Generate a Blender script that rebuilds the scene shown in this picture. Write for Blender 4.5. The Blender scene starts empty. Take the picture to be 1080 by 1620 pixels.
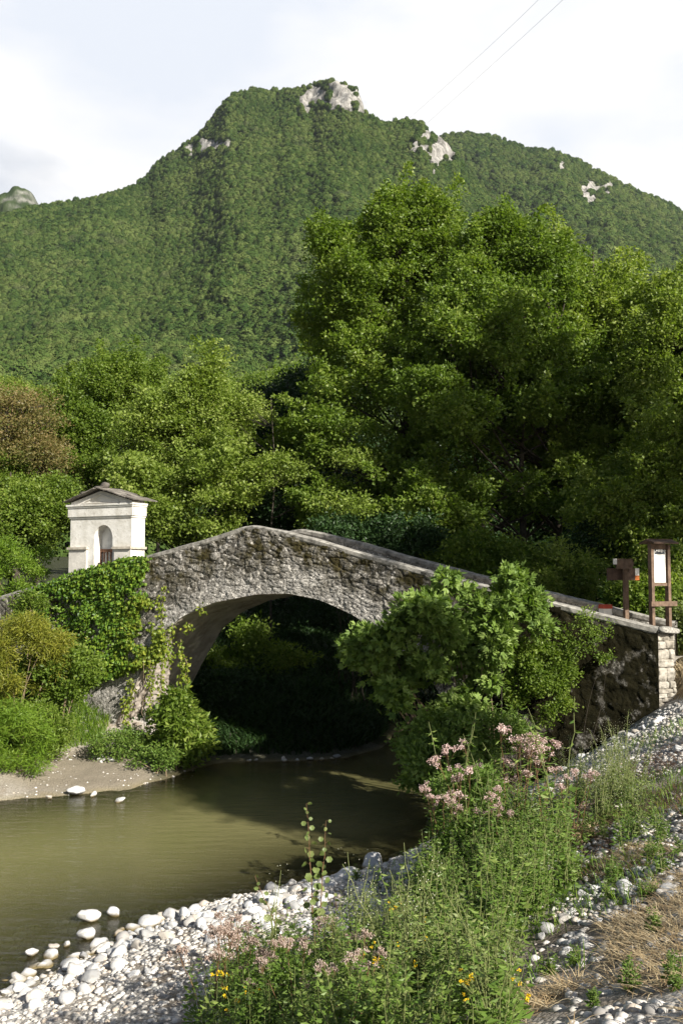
import bpy, math, random
import numpy as np
from mathutils import Vector, Matrix

random.seed(7)
RNG = np.random.default_rng(7)
scene = bpy.context.scene
COL = scene.collection
R = math.radians

# ------------------------------------------------------------------ camera
F_PX = 1500.0
PITCH = math.atan(95.0 / F_PX)
CAM = np.array([0.0, 0.0, 5.0])
cam_d = bpy.data.cameras.new('camera')
cam_o = bpy.data.objects.new('camera', cam_d)
COL.objects.link(cam_o)
cam_o.location = CAM
cam_o.rotation_euler = (math.pi / 2 + PITCH, 0, 0)
cam_d.sensor_fit = 'VERTICAL'
cam_d.sensor_height = 36.0
cam_d.lens = 36.0 * F_PX / 1620.0
cam_d.clip_start = 0.1
cam_d.clip_end = 9000.0
scene.camera = cam_o

# ------------------------------------------------------------------ world and sun
SUN_EL = 30.0
SUN_V = np.array([0.68, -0.73])                    # horizontal direction towards the sun
SUN_V = SUN_V / np.linalg.norm(SUN_V)
SUN_AZ = math.atan2(SUN_V[0], SUN_V[1])            # clockwise from +Y
world = bpy.data.worlds.new('World')
scene.world = world
world.use_nodes = True
wn = world.node_tree.nodes
wl = world.node_tree.links
for n in list(wn):
    wn.remove(n)
w_out = wn.new('ShaderNodeOutputWorld')
w_bg = wn.new('ShaderNodeBackground')
w_sky = wn.new('ShaderNodeTexSky')
w_sky.sky_type = 'NISHITA'
w_sky.sun_disc = False
w_sky.sun_elevation = R(SUN_EL)
w_sky.sun_rotation = SUN_AZ
w_sky.air_density = 1.0
w_sky.dust_density = 1.5
w_tc = wn.new('ShaderNodeTexCoord')
w_map = wn.new('ShaderNodeMapping')
w_map.inputs['Scale'].default_value = (1.0, 1.0, 2.6)
w_noise = wn.new('ShaderNodeTexNoise')
w_noise.inputs['Scale'].default_value = 2.1
w_noise.inputs['Detail'].default_value = 7
w_noise.inputs['Roughness'].default_value = 0.55
w_ramp = wn.new('ShaderNodeValToRGB')
w_ramp.color_ramp.elements[0].position = 0.10
w_ramp.color_ramp.elements[1].position = 0.42
w_mix = wn.new('ShaderNodeMix')
w_mix.data_type = 'RGBA'
w_sep = wn.new('ShaderNodeSeparateXYZ')
w_cov = wn.new('ShaderNodeMapRange')               # the cloud bank lies over the mountain, the sky behind is clear
w_cov.inputs['From Min'].default_value = 0.38
w_cov.inputs['From Max'].default_value = 0.75
w_mul = wn.new('ShaderNodeMath')
w_mul.operation = 'MULTIPLY'
w_mul.use_clamp = True
wl.new(w_tc.outputs['Generated'], w_map.inputs['Vector'])
wl.new(w_map.outputs['Vector'], w_noise.inputs['Vector'])
wl.new(w_noise.outputs['Fac'], w_ramp.inputs['Fac'])
wl.new(w_tc.outputs['Generated'], w_sep.inputs[0])
wl.new(w_sep.outputs['Y'], w_cov.inputs['Value'])
wl.new(w_ramp.outputs['Color'], w_mul.inputs[0])
wl.new(w_cov.outputs['Result'], w_mul.inputs[1])
wl.new(w_mul.outputs[0], w_mix.inputs['Factor'])
wl.new(w_sky.outputs['Color'], w_mix.inputs['A'])
w_n2 = wn.new('ShaderNodeTexNoise')
w_n2.inputs['Scale'].default_value = 3.4
w_n2.inputs['Detail'].default_value = 6
wl.new(w_map.outputs['Vector'], w_n2.inputs['Vector'])
w_cc = wn.new('ShaderNodeValToRGB')
w_cc.color_ramp.elements[0].position = 0.36
w_cc.color_ramp.elements[0].color = (10.8, 11.4, 12.5, 1)
w_cc.color_ramp.elements[1].position = 0.56
w_cc.color_ramp.elements[1].color = (13.6, 13.5, 13.5, 1)
wl.new(w_n2.outputs['Fac'], w_cc.inputs['Fac'])
wl.new(w_cc.outputs['Color'], w_mix.inputs['B'])
wl.new(w_mix.outputs['Result'], w_bg.inputs['Color'])
w_bg.inputs['Strength'].default_value = 0.04
wl.new(w_bg.outputs[0], w_out.inputs['Surface'])

sun_d = bpy.data.lights.new('sun', 'SUN')
sun_d.energy = 5.0
sun_d.angle = R(0.55)
sun_d.color = (1.0, 0.94, 0.83)
sun_o = bpy.data.objects.new('sun', sun_d)
COL.objects.link(sun_o)
sv = Vector((SUN_V[0] * math.cos(R(SUN_EL)), SUN_V[1] * math.cos(R(SUN_EL)), math.sin(R(SUN_EL))))
sun_o.rotation_euler = sv.to_track_quat('Z', 'Y').to_euler()
sun_o.location = (30, -40, 40)
scene.view_settings.view_transform = 'Standard'
scene.view_settings.look = 'None'
scene.view_settings.exposure = 1.0
scene.view_settings.gamma = 1.0
scene.cycles.max_bounces = 8
scene.cycles.diffuse_bounces = 3
scene.cycles.glossy_bounces = 2
scene.cycles.transmission_bounces = 4
scene.cycles.transparent_max_bounces = 8

# ------------------------------------------------------------------ maths helpers
CP, SP = math.cos(PITCH), math.sin(PITCH)

def ray(px, py):
    x = (px - 540.0) / F_PX
    v = (810.0 - py) / F_PX
    return np.array([x, CP - v * SP, SP + v * CP])

def at(px, py, D):
    """the point at depth Y = D that the photograph shows at px, py"""
    d = ray(px, py)
    return CAM + d * (D / d[1])

def hash1(ix, iy, iz, seed):
    h = (ix.astype(np.int64) * 374761393 + iy.astype(np.int64) * 668265263 + iz.astype(np.int64) * 2147483647 + seed * 974634777) & 0xFFFFFFFF
    h = ((h ^ (h >> 13)) * 1274126177) & 0xFFFFFFFF
    h = (h ^ (h >> 16)) & 0xFFFFFFFF
    h = (h * 2246822519) & 0xFFFFFFFF
    h = (h ^ (h >> 15)) & 0xFFFFFFFF
    return h / 4294967295.0

def vnoise(x, y, z=None, seed=0):
    x = np.asarray(x, float); y = np.asarray(y, float)
    z = np.zeros_like(x) if z is None else np.asarray(z, float)
    xi, yi, zi = np.floor(x), np.floor(y), np.floor(z)
    u, v, w = x - xi, y - yi, z - zi
    u = u * u * (3 - 2 * u); v = v * v * (3 - 2 * v); w = w * w * (3 - 2 * w)
    def c(a, b, d):
        return hash1(xi + a, yi + b, zi + d, seed)
    x00 = c(0, 0, 0) * (1 - u) + c(1, 0, 0) * u
    x10 = c(0, 1, 0) * (1 - u) + c(1, 1, 0) * u
    x01 = c(0, 0, 1) * (1 - u) + c(1, 0, 1) * u
    x11 = c(0, 1, 1) * (1 - u) + c(1, 1, 1) * u
    return ((x00 * (1 - v) + x10 * v) * (1 - w) + (x01 * (1 - v) + x11 * v) * w) * 2 - 1

def fbm(x, y, z=None, seed=0, octv=4, gain=0.5):
    t = 0; a = 1.0; f = 1.0; n = 0
    for o in range(octv):
        t = t + a * vnoise(np.asarray(x) * f, np.asarray(y) * f, None if z is None else np.asarray(z) * f, seed + o * 17)
        n += a; a *= gain; f *= 2.03
    return t / n

def worley2(x, y, seed=0, jit=0.85):
    """nearest-cell random value, edge distance"""
    xi, yi = np.floor(x), np.floor(y)
    d1 = np.full(x.shape, 9.0); d2 = np.full(x.shape, 9.0); cid = np.zeros(x.shape)
    for a in (-1, 0, 1):
        for b in (-1, 0, 1):
            cx, cy = xi + a, yi + b
            zz = np.zeros_like(cx)
            px = cx + 0.5 + (hash1(cx, cy, zz, seed) - 0.5) * jit
            py = cy + 0.5 + (hash1(cx, cy, zz, seed + 5) - 0.5) * jit
            d = np.hypot(px - x, py - y)
            new = d < d1
            d2 = np.where(new, d1, np.minimum(d2, d))
            cid = np.where(new, hash1(cx, cy, zz, seed + 9), cid)
            d1 = np.where(new, d, d1)
    return cid, d2 - d1

def norm(a):
    return a / np.maximum(np.linalg.norm(a, axis=-1, keepdims=True), 1e-9)

# ------------------------------------------------------------------ object helpers
def np_mesh(name, V, F, attrs=None, smooth=False):
    V = np.asarray(V, np.float32); F = np.asarray(F, np.int32)
    me = bpy.data.meshes.new(name)
    k = F.shape[1]
    me.vertices.add(len(V)); me.vertices.foreach_set('co', V.ravel())
    me.loops.add(F.size); me.loops.foreach_set('vertex_index', F.ravel())
    me.polygons.add(len(F)); me.polygons.foreach_set('loop_start', np.arange(0, F.size, k, dtype=np.int32))
    if smooth:
        me.polygons.foreach_set('use_smooth', np.ones(len(F), bool))
    else:
        me.polygons.foreach_set('use_smooth', np.zeros(len(F), bool))
    me.update(calc_edges=True)
    if attrs:
        for an, av in attrs.items():
            a = me.attributes.new(an, 'FLOAT', 'POINT')
            a.data.foreach_set('value', np.asarray(av, np.float32))
    return me

def link(name, me, mat=None, parent=None, loc=None):
    o = bpy.data.objects.new(name, me)
    COL.objects.link(o)
    if mat is not None:
        me.materials.clear(); me.materials.append(mat)
    if parent is not None:
        o.parent = parent
    if loc is not None:
        o.location = loc
    return o

def tag(o, label, cat, group=None, kind=None):
    if label: o['label'] = label
    if cat: o['category'] = cat
    if group: o['group'] = group
    if kind: o['kind'] = kind
    return o

def thing(name, label, cat, loc=(0, 0, 0), rz=0.0, group=None):
    o = bpy.data.objects.new(name, None)
    COL.objects.link(o)
    o.location = loc; o.rotation_euler = (0, 0, rz); o.empty_display_size = 0.2
    return tag(o, label, cat, group)

def dup(root, loc, rz=0.0, sc=1.0, label=None, group=None, tilt=(0, 0)):
    r = root.copy(); COL.objects.link(r)
    r.location = loc; r.rotation_euler = (tilt[0], tilt[1], rz); r.scale = (sc, sc, sc) if not hasattr(sc, '__len__') else sc
    if label: r['label'] = label
    if group: r['group'] = group
    for ch in root.children:
        c = ch.copy(); COL.objects.link(c); c.parent = r
        for g in ch.children:
            d = g.copy(); COL.objects.link(d); d.parent = c
    return r

class MB:
    """collects geometry (quads or tris stored as quads) and links it as one mesh object"""
    def __init__(s):
        s.V = []; s.F = []; s.n = 0; s.A = []
    def add(s, V, F, a=0.5):
        V = np.asarray(V, float).reshape(-1, 3); F = np.asarray(F, int)
        s.V.append(V); s.F.append(F + s.n); s.n += len(V)
        s.A.append(np.full(len(V), a) if np.isscalar(a) else np.asarray(a))
    def box(s, c, size, rz=0.0, rx=0.0, ry=0.0, a=0.5, taper=1.0):
        x, y, z = [q / 2 for q in size]
        V = np.array([[-x, -y, -z], [x, -y, -z], [x, y, -z], [-x, y, -z],
                      [-x * taper, -y * taper, z], [x * taper, -y * taper, z], [x * taper, y * taper, z], [-x * taper, y * taper, z]])
        M = np.array(Matrix.Rotation(rz, 3, 'Z') @ Matrix.Rotation(ry, 3, 'Y') @ Matrix.Rotation(rx, 3, 'X'))
        V = V @ M.T + np.asarray(c)
        s.add(V, [[0, 3, 2, 1], [4, 5, 6, 7], [0, 1, 5, 4], [1, 2, 6, 5], [2, 3, 7, 6], [3, 0, 4, 7]], a)
    def prism(s, poly, y0, y1, a=0.5):
        """poly: (x, z) loop extruded from y0 to y1 (convex; fans of quads)"""
        n = len(poly)
        V = [(p[0], y0, p[1]) for p in poly] + [(p[0], y1, p[1]) for p in poly]
        F = []
        for i in range(n):
            j = (i + 1) % n
            F.append([i, j, j + n, i + n])
        for i in range(1, n - 1):
            F.append([0, i + 1, i, i]); F.append([n, n + i, n + i + 1, n + i + 1])
        s.add(V, F, a)
    def tube(s, pts, rad, k=6, a=0.5):
        pts = np.asarray(pts, float); n = len(pts)
        rad = np.full(n, rad) if np.isscalar(rad) else np.asarray(rad, float)
        d = np.gradient(pts, axis=0); d = norm(d)
        ref = np.where(np.abs(d[:, 2:3]) > 0.9, np.array([[1.0, 0, 0]]), np.array([[0, 0, 1.0]]))
        u = norm(np.cross(d, ref)); w = np.cross(d, u)
        th = np.linspace(0, 2 * np.pi, k, endpoint=False)
        V = pts[:, None, :] + rad[:, None, None] * (np.cos(th)[None, :, None] * u[:, None, :] + np.sin(th)[None, :, None] * w[:, None, :])
        i = np.arange(n - 1)[:, None] * k; j = np.arange(k)[None, :]; j2 = (j + 1) % k
        F = np.stack([i + j, i + j2, i + k + j2, i + k + j], -1).reshape(-1, 4)
        s.add(V.reshape(-1, 3), F, a)
    def build(s, name, mat, parent=None, smooth=False):
        V = np.concatenate(s.V); F = np.concatenate(s.F)
        me = bpy.data.meshes.new(name)
        deg = F[:, 2] == F[:, 3]
        loops = np.where(deg, 3, 4)
        flat = F.ravel()
        keep = np.ones(F.shape, bool); keep[deg, 3] = False
        flat = flat[keep.ravel()]
        me.vertices.add(len(V)); me.vertices.foreach_set('co', V.astype(np.float32).ravel())
        me.loops.add(len(flat)); me.loops.foreach_set('vertex_index', flat.astype(np.int32))
        st = np.concatenate([[0], np.cumsum(loops)[:-1]]).astype(np.int32)
        me.polygons.add(len(F)); me.polygons.foreach_set('loop_start', st)
        me.polygons.foreach_set('use_smooth', np.full(len(F), bool(smooth)))
        me.update(calc_edges=True)
        at_ = me.attributes.new('rnd', 'FLOAT', 'POINT')
        at_.data.foreach_set('value', np.concatenate(s.A).astype(np.float32))
        return link(name, me, mat, parent)

# ------------------------------------------------------------------ materials
class NT:
    def __init__(s, name):
        s.m = bpy.data.materials.new(name); s.m.use_nodes = True
        s.t = s.m.node_tree; s.n = s.t.nodes; s.l = s.t.links
        s.bs = s.n['Principled BSDF']; s.out = s.n['Material Output']
    def new(s, ty, **kw):
        n = s.n.new(ty)
        for k, v in kw.items():
            if k in n.inputs.keys(): n.inputs[k].default_value = v
            else: setattr(n, k, v)
        return n
    def lk(s, a, b): s.l.new(a, b)
    def noise(s, scale, detail=4, rough=0.55, vec=None, coord='Object'):
        n = s.new('ShaderNodeTexNoise'); n.inputs['Scale'].default_value = scale
        n.inputs['Detail'].default_value = detail; n.inputs['Roughness'].default_value = rough
        s.lk(vec if vec is not None else s.coord(coord), n.inputs['Vector'])
        return n.outputs['Fac']
    def coord(s, which='Object'):
        if not hasattr(s, '_tc'): s._tc = s.n.new('ShaderNodeTexCoord'); s._geo = s.n.new('ShaderNodeNewGeometry')
        return s._geo.outputs['Position'] if which == 'Position' else s._tc.outputs[which]
    def ramp(s, fac, stops):
        r = s.n.new('ShaderNodeValToRGB'); s.lk(fac, r.inputs['Fac'])
        e = r.color_ramp.elements
        while len(e) < len(stops): e.new(0.5)
        for i, (p, c) in enumerate(stops):
            e[i].position = p; e[i].color = (c if hasattr(c, '__len__') else (c, c, c)) + ((1,) if not hasattr(c, '__len__') or len(c) == 3 else ())
        return r.outputs['Color']
    def mix(s, f, a, b, mode='MIX'):
        m = s.n.new('ShaderNodeMix'); m.data_type = 'RGBA'; m.blend_type = mode
        for sock, v in ((m.inputs['Factor'], f), (m.inputs['A'], a), (m.inputs['B'], b)):
            if isinstance(v, (int, float)): sock.default_value = v
            elif isinstance(v, tuple): sock.default_value = v + (1,)
            else: s.lk(v, sock)
        return m.outputs['Result']
    def math(s, op, a, b=None):
        m = s.n.new('ShaderNodeMath'); m.operation = op
        for sock, v in zip(m.inputs, (a, b)):
            if v is None: continue
            if isinstance(v, (int, float)): sock.default_value = v
            else: s.lk(v, sock)
        return m.outputs[0]
    def attr(s, name, out='Fac'):
        a = s.n.new('ShaderNodeAttribute'); a.attribute_name = name
        return a.outputs[out]
    def bump(s, h, strength=0.5, dist=0.02):
        b = s.n.new('ShaderNodeBump'); b.inputs['Strength'].default_value = strength; b.inputs['Distance'].default_value = dist
        s.lk(h, b.inputs['Height']); s.lk(b.outputs['Normal'], s.bs.inputs['Normal'])
        return b
    def color(s, c): s.lk(c, s.bs.inputs['Base Color'])

def leaf_mat(name, cols, trans=0.35, gloss=0.45, spec=0.3, var=0.6, back=(1.2, 1.3, 0.55)):
    """cols: stops along a leaf's own random value; clump-sized drifts of tone come from a position noise"""
    t = NT(name)
    r = t.attr('rnd')
    big = t.noise(0.55, 3, coord='Position')
    oi = t.n.new('ShaderNodeObjectInfo')
    f = t.math('ADD', t.math('MULTIPLY', r, 1 - var * 0.5), t.math('MULTIPLY', t.math('SUBTRACT', big, 0.3), var))
    if name in ('alder_leaves', 'light_leaves', 'mid_leaves', 'herb_leaves'): cols = [(p, (q[0] * .98, q[1] * .97, q[2] * 1.15)) for p, q in cols]
    c = t.ramp(f, cols)
    t.color(c)
    t.bs.inputs['Roughness'].default_value = gloss
    t.bs.inputs['Specular IOR Level'].default_value = spec
    tr = t.new('ShaderNodeBsdfTranslucent')
    t.lk(t.mix(1.0, c, back, 'MULTIPLY'), tr.inputs['Color'])
    ms = t.new('ShaderNodeMixShader'); ms.inputs[0].default_value = trans
    t.lk(t.bs.outputs[0], ms.inputs[1]); t.lk(tr.outputs[0], ms.inputs[2])
    t.lk(ms.outputs[0], t.out.inputs['Surface'])
    return t.m

def simple_mat(name, c0, c1, scale=8, rough=0.85, bump=0.3, dist=0.01, coord='Object', spec=0.3):
    t = NT(name)
    n = t.noise(scale, 6, 0.6, coord=coord)
    t.color(t.ramp(n, [(0.3, c0), (0.7, c1)]))
    t.bs.inputs['Roughness'].default_value = rough
    t.bs.inputs['Specular IOR Level'].default_value = spec
    t.bump(n, bump, dist)
    return t.m

M = {}
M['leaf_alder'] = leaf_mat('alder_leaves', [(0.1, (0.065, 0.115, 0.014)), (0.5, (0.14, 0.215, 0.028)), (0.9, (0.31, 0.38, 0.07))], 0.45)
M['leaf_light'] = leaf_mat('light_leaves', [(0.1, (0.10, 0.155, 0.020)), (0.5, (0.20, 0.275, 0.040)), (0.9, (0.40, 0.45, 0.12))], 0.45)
M['leaf_mid'] = leaf_mat('mid_leaves', [(0.1, (0.070, 0.125, 0.015)), (0.5, (0.15, 0.225, 0.026)), (0.9, (0.33, 0.39, 0.08))], 0.45)
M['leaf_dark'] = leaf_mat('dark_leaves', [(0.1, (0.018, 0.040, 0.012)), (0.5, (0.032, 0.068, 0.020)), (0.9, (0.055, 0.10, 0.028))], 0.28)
M['leaf_rust'] = leaf_mat('rusty_leaves', [(0.1, (0.10, 0.13, 0.03)), (0.45, (0.17, 0.15, 0.05)), (0.9, (0.30, 0.19, 0.10))], 0.35)
M['leaf_ivy'] = leaf_mat('ivy_leaves', [(0.1, (0.045, 0.10, 0.012)), (0.5, (0.11, 0.20, 0.020)), (0.9, (0.26, 0.33, 0.04))], 0.3, var=0.7)
M['leaf_ivy_yellow'] = leaf_mat('yellowing_vine_leaves', [(0.1, (0.11, 0.17, 0.02)), (0.5, (0.20, 0.26, 0.03)), (0.9, (0.32, 0.34, 0.05))], 0.35)
M['leaf_willow'] = leaf_mat('willow_leaves', [(0.1, (0.12, 0.15, 0.02)), (0.5, (0.22, 0.23, 0.03)), (0.9, (0.33, 0.27, 0.05))], 0.35)
M['leaf_reed'] = leaf_mat('reed_leaves', [(0.1, (0.07, 0.14, 0.015)), (0.5, (0.13, 0.22, 0.02)), (0.9, (0.21, 0.28, 0.04))], 0.35)
M['leaf_fig'] = leaf_mat('fig_leaves', [(0.1, (0.08, 0.145, 0.03)), (0.5, (0.17, 0.255, 0.055)), (0.9, (0.31, 0.40, 0.12))], 0.35, gloss=0.5, spec=.25)
M['leaf_herb'] = leaf_mat('herb_leaves', [(0.1, (0.06, 0.12, 0.016)), (0.5, (0.12, 0.20, 0.028)), (0.9, (0.24, 0.30, 0.07))], 0.35)
M['leaf_herb_pale'] = leaf_mat('pale_herb_leaves', [(0.1, (0.10, 0.14, 0.04)), (0.5, (0.17, 0.22, 0.07)), (0.9, (0.26, 0.29, 0.11))], 0.35)
M['dry'] = leaf_mat('dry_straw', [(0.1, (0.20, 0.13, 0.07)), (0.5, (0.42, 0.32, 0.18)), (0.9, (0.66, 0.56, 0.38))], 0.15, gloss=0.7)
M['dry_brown'] = leaf_mat('dry_brown_stalks', [(0.1, (0.04, 0.022, 0.012)), (0.5, (0.10, 0.055, 0.03)), (0.9, (0.22, 0.13, 0.07))], 0.1, gloss=0.8)
M['flower_pink'] = leaf_mat('pink_florets', [(0.1, (0.32, 0.20, 0.19)), (0.5, (0.55, 0.40, 0.39)), (0.9, (0.76, 0.63, 0.61))], 0.2, gloss=0.8)
M['flower_rust'] = leaf_mat('faded_florets', [(0.1, (0.20, 0.13, 0.10)), (0.5, (0.40, 0.30, 0.26)), (0.9, (0.62, 0.52, 0.47))], 0.2, gloss=0.8)
M['flower_yellow'] = leaf_mat('yellow_florets', [(0.1, (0.55, 0.36, 0.02)), (0.9, (0.85, 0.62, 0.02))], 0.2, gloss=0.8)
M['flower_white'] = leaf_mat('white_florets', [(0.1, (0.55, 0.55, 0.40)), (0.9, (0.8, 0.8, 0.68))], 0.2, gloss=0.8)
M['bark'] = simple_mat('bark', (0.025, 0.020, 0.015), (0.075, 0.062, 0.048), 14, 0.9, 0.6, 0.02)
M['stem_green'] = simple_mat('green_stem', (0.10, 0.13, 0.04), (0.18, 0.19, 0.07), 20, 0.7, 0.1)
M['stem_red'] = simple_mat('reddish_stem', (0.09, 0.045, 0.022), (0.20, 0.12, 0.06), 20, 0.7, 0.1)
M['twig'] = simple_mat('pale_twig', (0.14, 0.10, 0.06), (0.27, 0.21, 0.14), 20, 0.8, 0.1)

def stone_wall_mat():
    t = NT('rubble_stone')
    cell = t.attr('cell'); edge = t.attr('edge'); mort = t.attr('mort')
    n1 = t.noise(1.3, 6, 0.62); n2 = t.noise(9, 6, 0.65); n3 = t.noise(3.1, 5, 0.6); n4 = t.noise(34, 4, 0.7)
    base = t.ramp(cell, [(0.0, (0.10, 0.095, 0.085)), (0.35, (0.18, 0.17, 0.15)), (0.7, (0.26, 0.245, 0.22)), (1.0, (0.38, 0.36, 0.33))])
    base = t.mix(t.ramp(edge, [(0.02, 1.0), (0.11, 0.0)]), base, (0.15, 0.135, 0.115))
    ren = t.mix(t.ramp(n2, [(0.35, 0.0), (0.62, 1.0)]), (0.22, 0.21, 0.195), (0.66, 0.635, 0.60))       # old lime render
    base = t.mix(mort, base, ren)
    base = t.mix(t.ramp(n2, [(0.54, 0.0), (0.60, 0.9)]), base, (0.66, 0.63, 0.58))                     # pale lichen
    moss = t.math('MULTIPLY', t.ramp(n1, [(0.36, 0.0), (0.50, 1.0)]), t.ramp(n3, [(0.38, 0.0), (0.55, 1.0)]))
    base = t.mix(t.math('MULTIPLY', moss, t.attr('mossy')), base, t.mix(n2, (0.025, 0.030, 0.008), (0.085, 0.065, 0.03)))
    base = t.mix(t.math('MULTIPLY', t.ramp(n4, [(0.42, 1.0), (0.52, 0.0)]), 0.85), base, (0.035, 0.030, 0.022))      # dark specks
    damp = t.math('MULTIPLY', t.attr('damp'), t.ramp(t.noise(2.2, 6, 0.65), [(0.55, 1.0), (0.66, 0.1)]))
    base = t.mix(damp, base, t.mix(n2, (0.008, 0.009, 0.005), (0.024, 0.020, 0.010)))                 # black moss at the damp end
    t.color(base)
    t.bs.inputs['Roughness'].default_value = 0.97; t.bs.inputs['Specular IOR Level'].default_value = 0.04
    t.bump(t.math('ADD', n2, t.math('MULTIPLY', n4, 0.6)), 0.75, 0.035)
    return t.m
M['stone'] = stone_wall_mat()
M['cap'] = simple_mat('cap_stone', (0.085, 0.08, 0.07), (0.44, 0.42, 0.38), 7, 0.85, 0.5, 0.02)
M['plaster_vault'] = simple_mat('vault_stone', (0.24, 0.20, 0.165), (0.58, 0.52, 0.46), 2.2, 0.9, 0.8, 0.06)
M['road'] = simple_mat('road_dirt', (0.20, 0.18, 0.15), (0.42, 0.38, 0.32), 5, 0.95, 0.5, 0.02)

# ------------------------------------------------------------------ terrain
CTRL = [(-3, 18, -.9), (-6, 17, -.9), (0, 19.5, -.9), (-10, 16, -1), (-1.5, 23, -.8), (2.0, 26, -.6), (3, 30, -.3), (-1.5, 25.7, .08), (0, 26.0, .05), (.9, 27, 0), (0, 29, .7), (4.5, 34, .8), (-1.5, 27.5, .7),
        (-14, 14, -1), (-1, 17.2, -.38), (-20, 12, -1), (-4.6, 14.6, -.35), (-6, 12.5, -.4), (-3, 16, -.5),
        (-4.2, 11.6, 0), (-3.3, 12.6, 0), (-2.7, 13.9, 0), (-1.4, 15.1, 0), (-.4, 15.7, 0), (.66, 16.5, 0), (1.4, 17.6, 0), (2.4, 20, 0), (3.2, 22, .1), (-7, 9.5, 0), (-12, 7, 0),
        (-3.4, 10.0, .22), (-2.3, 12.2, .28), (-1, 13.9, .32), (0, 14.5, .38), (1, 15.2, .5), (-6, 7.5, .5),
        (-7.6, 21.1, 0), (-6, 21.6, 0), (-4.6, 22.4, 0), (-3.8, 24.2, 0), (-3, 25.6, .05), (-2.5, 29, 1.0), (0, 33, 1.8), (-11, 19.7, 0), (-18, 17, 0),
        (-6.5, 23, .2), (-7, 24.5, .35), (-5.6, 24.5, .3), (-9, 23, .9), (-10, 25, 1.9), (-12, 24, 2.4), (-8, 26.5, 1.3), (-7, 27, 1.1), (-10.5, 28.5, 3.0), (-14, 28, 3.6), (-16, 22, 2),
        (-8, 32, 3.6), (-5, 33, 2), (-12, 36, 4), (4.2, 27, .8), (6, 31, 2.9), (9, 27, 3.1), (8.4, 23, 3.0), (8.0, 20.6, 2.9), (12, 18, 3.2), (10, 31, 3.4), (6.9, 33, 3.1),
        (1.6, 4.5, 2.86), (.0, 6.5, 1.9), (-1.36, 8.5, .85), (.95, 5.5, 2.4), (2.9, 8, 2.36), (1.92, 8, 2.0), (1.0, 9.5, 1.4), (.46, 11.5, .82), (-.35, 13, .35),
        (1.4, 13, 1.0), (3.3, 15.5, 1.35), (2.9, 17, .95), (4.3, 12, 2.2), (6.5, 18, 2.45), (6.7, 19.6, 2.25), (5.0, 18, 1.75), (4.2, 18.7, 1.1), (4.5, 21.0, .5), (5.4, 20.3, 1.3), (3.3, 20, .4),
        (0, 0, 3.2), (2, 0, 3.3), (6, 5, 3.3), (-4, 3, 1.6), (-3, 7, .8), (4.5, 8, 2.8), (8, 12, 3.0), (7.5, 16, 2.8), (-1, 5, 2.1), (12, 8, 3.3), (0, -8, 3.6), (-8, -4, 2.4), (10, -6, 3.7)]
CTRL = np.array(CTRL, float)
def _tps_fit(P):
    n = len(P); d = np.linalg.norm(P[:, None, :2] - P[None, :, :2], axis=2)
    K = np.where(d > 0, d * d * np.log(np.maximum(d, 1e-9)), 0) + np.eye(n) * 0.6
    A = np.zeros((n + 3, n + 3)); A[:n, :n] = K; A[:n, n] = 1; A[:n, n + 1:] = P[:, :2]; A[n, :n] = 1; A[n + 1:, :n] = P[:, :2].T
    return np.linalg.solve(A, np.concatenate([P[:, 2], [0, 0, 0]]))
TPS = _tps_fit(CTRL)
def gz(x, y, rough=True):
    x = np.asarray(x, float); y = np.asarray(y, float); sh = x.shape
    xf, yf = x.ravel(), y.ravel()
    xc = np.clip(xf, -22, 14); yc = np.clip(yf, -9, 38)
    z = np.full(len(xf), TPS[-3]) + TPS[-2] * xc + TPS[-1] * yc
    for i, p in enumerate(CTRL):
        d2 = (xc - p[0]) ** 2 + (yc - p[1]) ** 2
        z = z + TPS[i] * 0.5 * d2 * np.log(np.maximum(d2, 1e-12))
    z = np.clip(z, -1.3, 4.6)
    out = np.maximum(np.maximum(yf - 30, 0), np.maximum(np.maximum(-xf - 16, xf - 12), -yf - 8))
    k = np.clip(out / 14, 0, 1); k = k * k * (3 - 2 * k)
    far = 3.9 + 0.6 * fbm(xf / 20, yf / 20, seed=3) + np.maximum(yf - 70, 0) * 0.035
    z = z * (1 - k) + far * k
    if rough:
        z = z + 0.05 * fbm(xf * 1.1, yf * 1.1, seed=11, octv=4) * np.clip(1.0 + z, 0.2, 1) + 0.012 * vnoise(xf * 9, yf * 9, seed=5)
    return z.reshape(sh)
def gz1(x, y): return float(gz(np.array([x]), np.array([y]))[0])
def on_ground(px, py, dmin=3.0, dmax=45.0):
    d = ray(px, py); D = np.arange(dmin, dmax, 0.05)
    P = CAM + d[None, :] * (D / d[1])[:, None]
    h = gz(P[:, 0], P[:, 1], False)
    idx = np.nonzero(P[:, 2] < h)[0]
    i = idx[0] if len(idx) else len(D) - 1
    return np.array([P[i, 0], P[i, 1], gz1(P[i, 0], P[i, 1])])

def axis(a, b, c, d, n0, fine):
    l = a + (b - a) * (1 - (1 - np.linspace(0, 1, n0)) ** 2.2)
    return np.unique(np.concatenate([l, np.arange(b, c, fine), c + (d - c) * np.linspace(0, 1, n0) ** 2.2]))
gx = axis(-420, -14, 9, 420, 45, 0.09)
gy = axis(-60, 3.5, 30, 700, 45, 0.09)
GX, GY = np.meshgrid(gx, gy, indexing='ij')
GZ = gz(GX, GY)
nx_, ny_ = GX.shape
ii = (np.arange(nx_ - 1)[:, None] * ny_ + np.arange(ny_ - 1)[None, :])
GF = np.stack([ii, ii + ny_, ii + ny_ + 1, ii + 1], -1).reshape(-1, 4)
sandm = np.clip(1.6 - np.hypot((GX + 6.4) / 2.7, (GY - 23.3) / 1.9), 0, 1) * np.clip((1.1 - GZ) * 3, 0, 1)
vegm = np.clip(((GY - 26.5 - (GX < -4.5) * 1.5) / 1.2), 0, 1)
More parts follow.
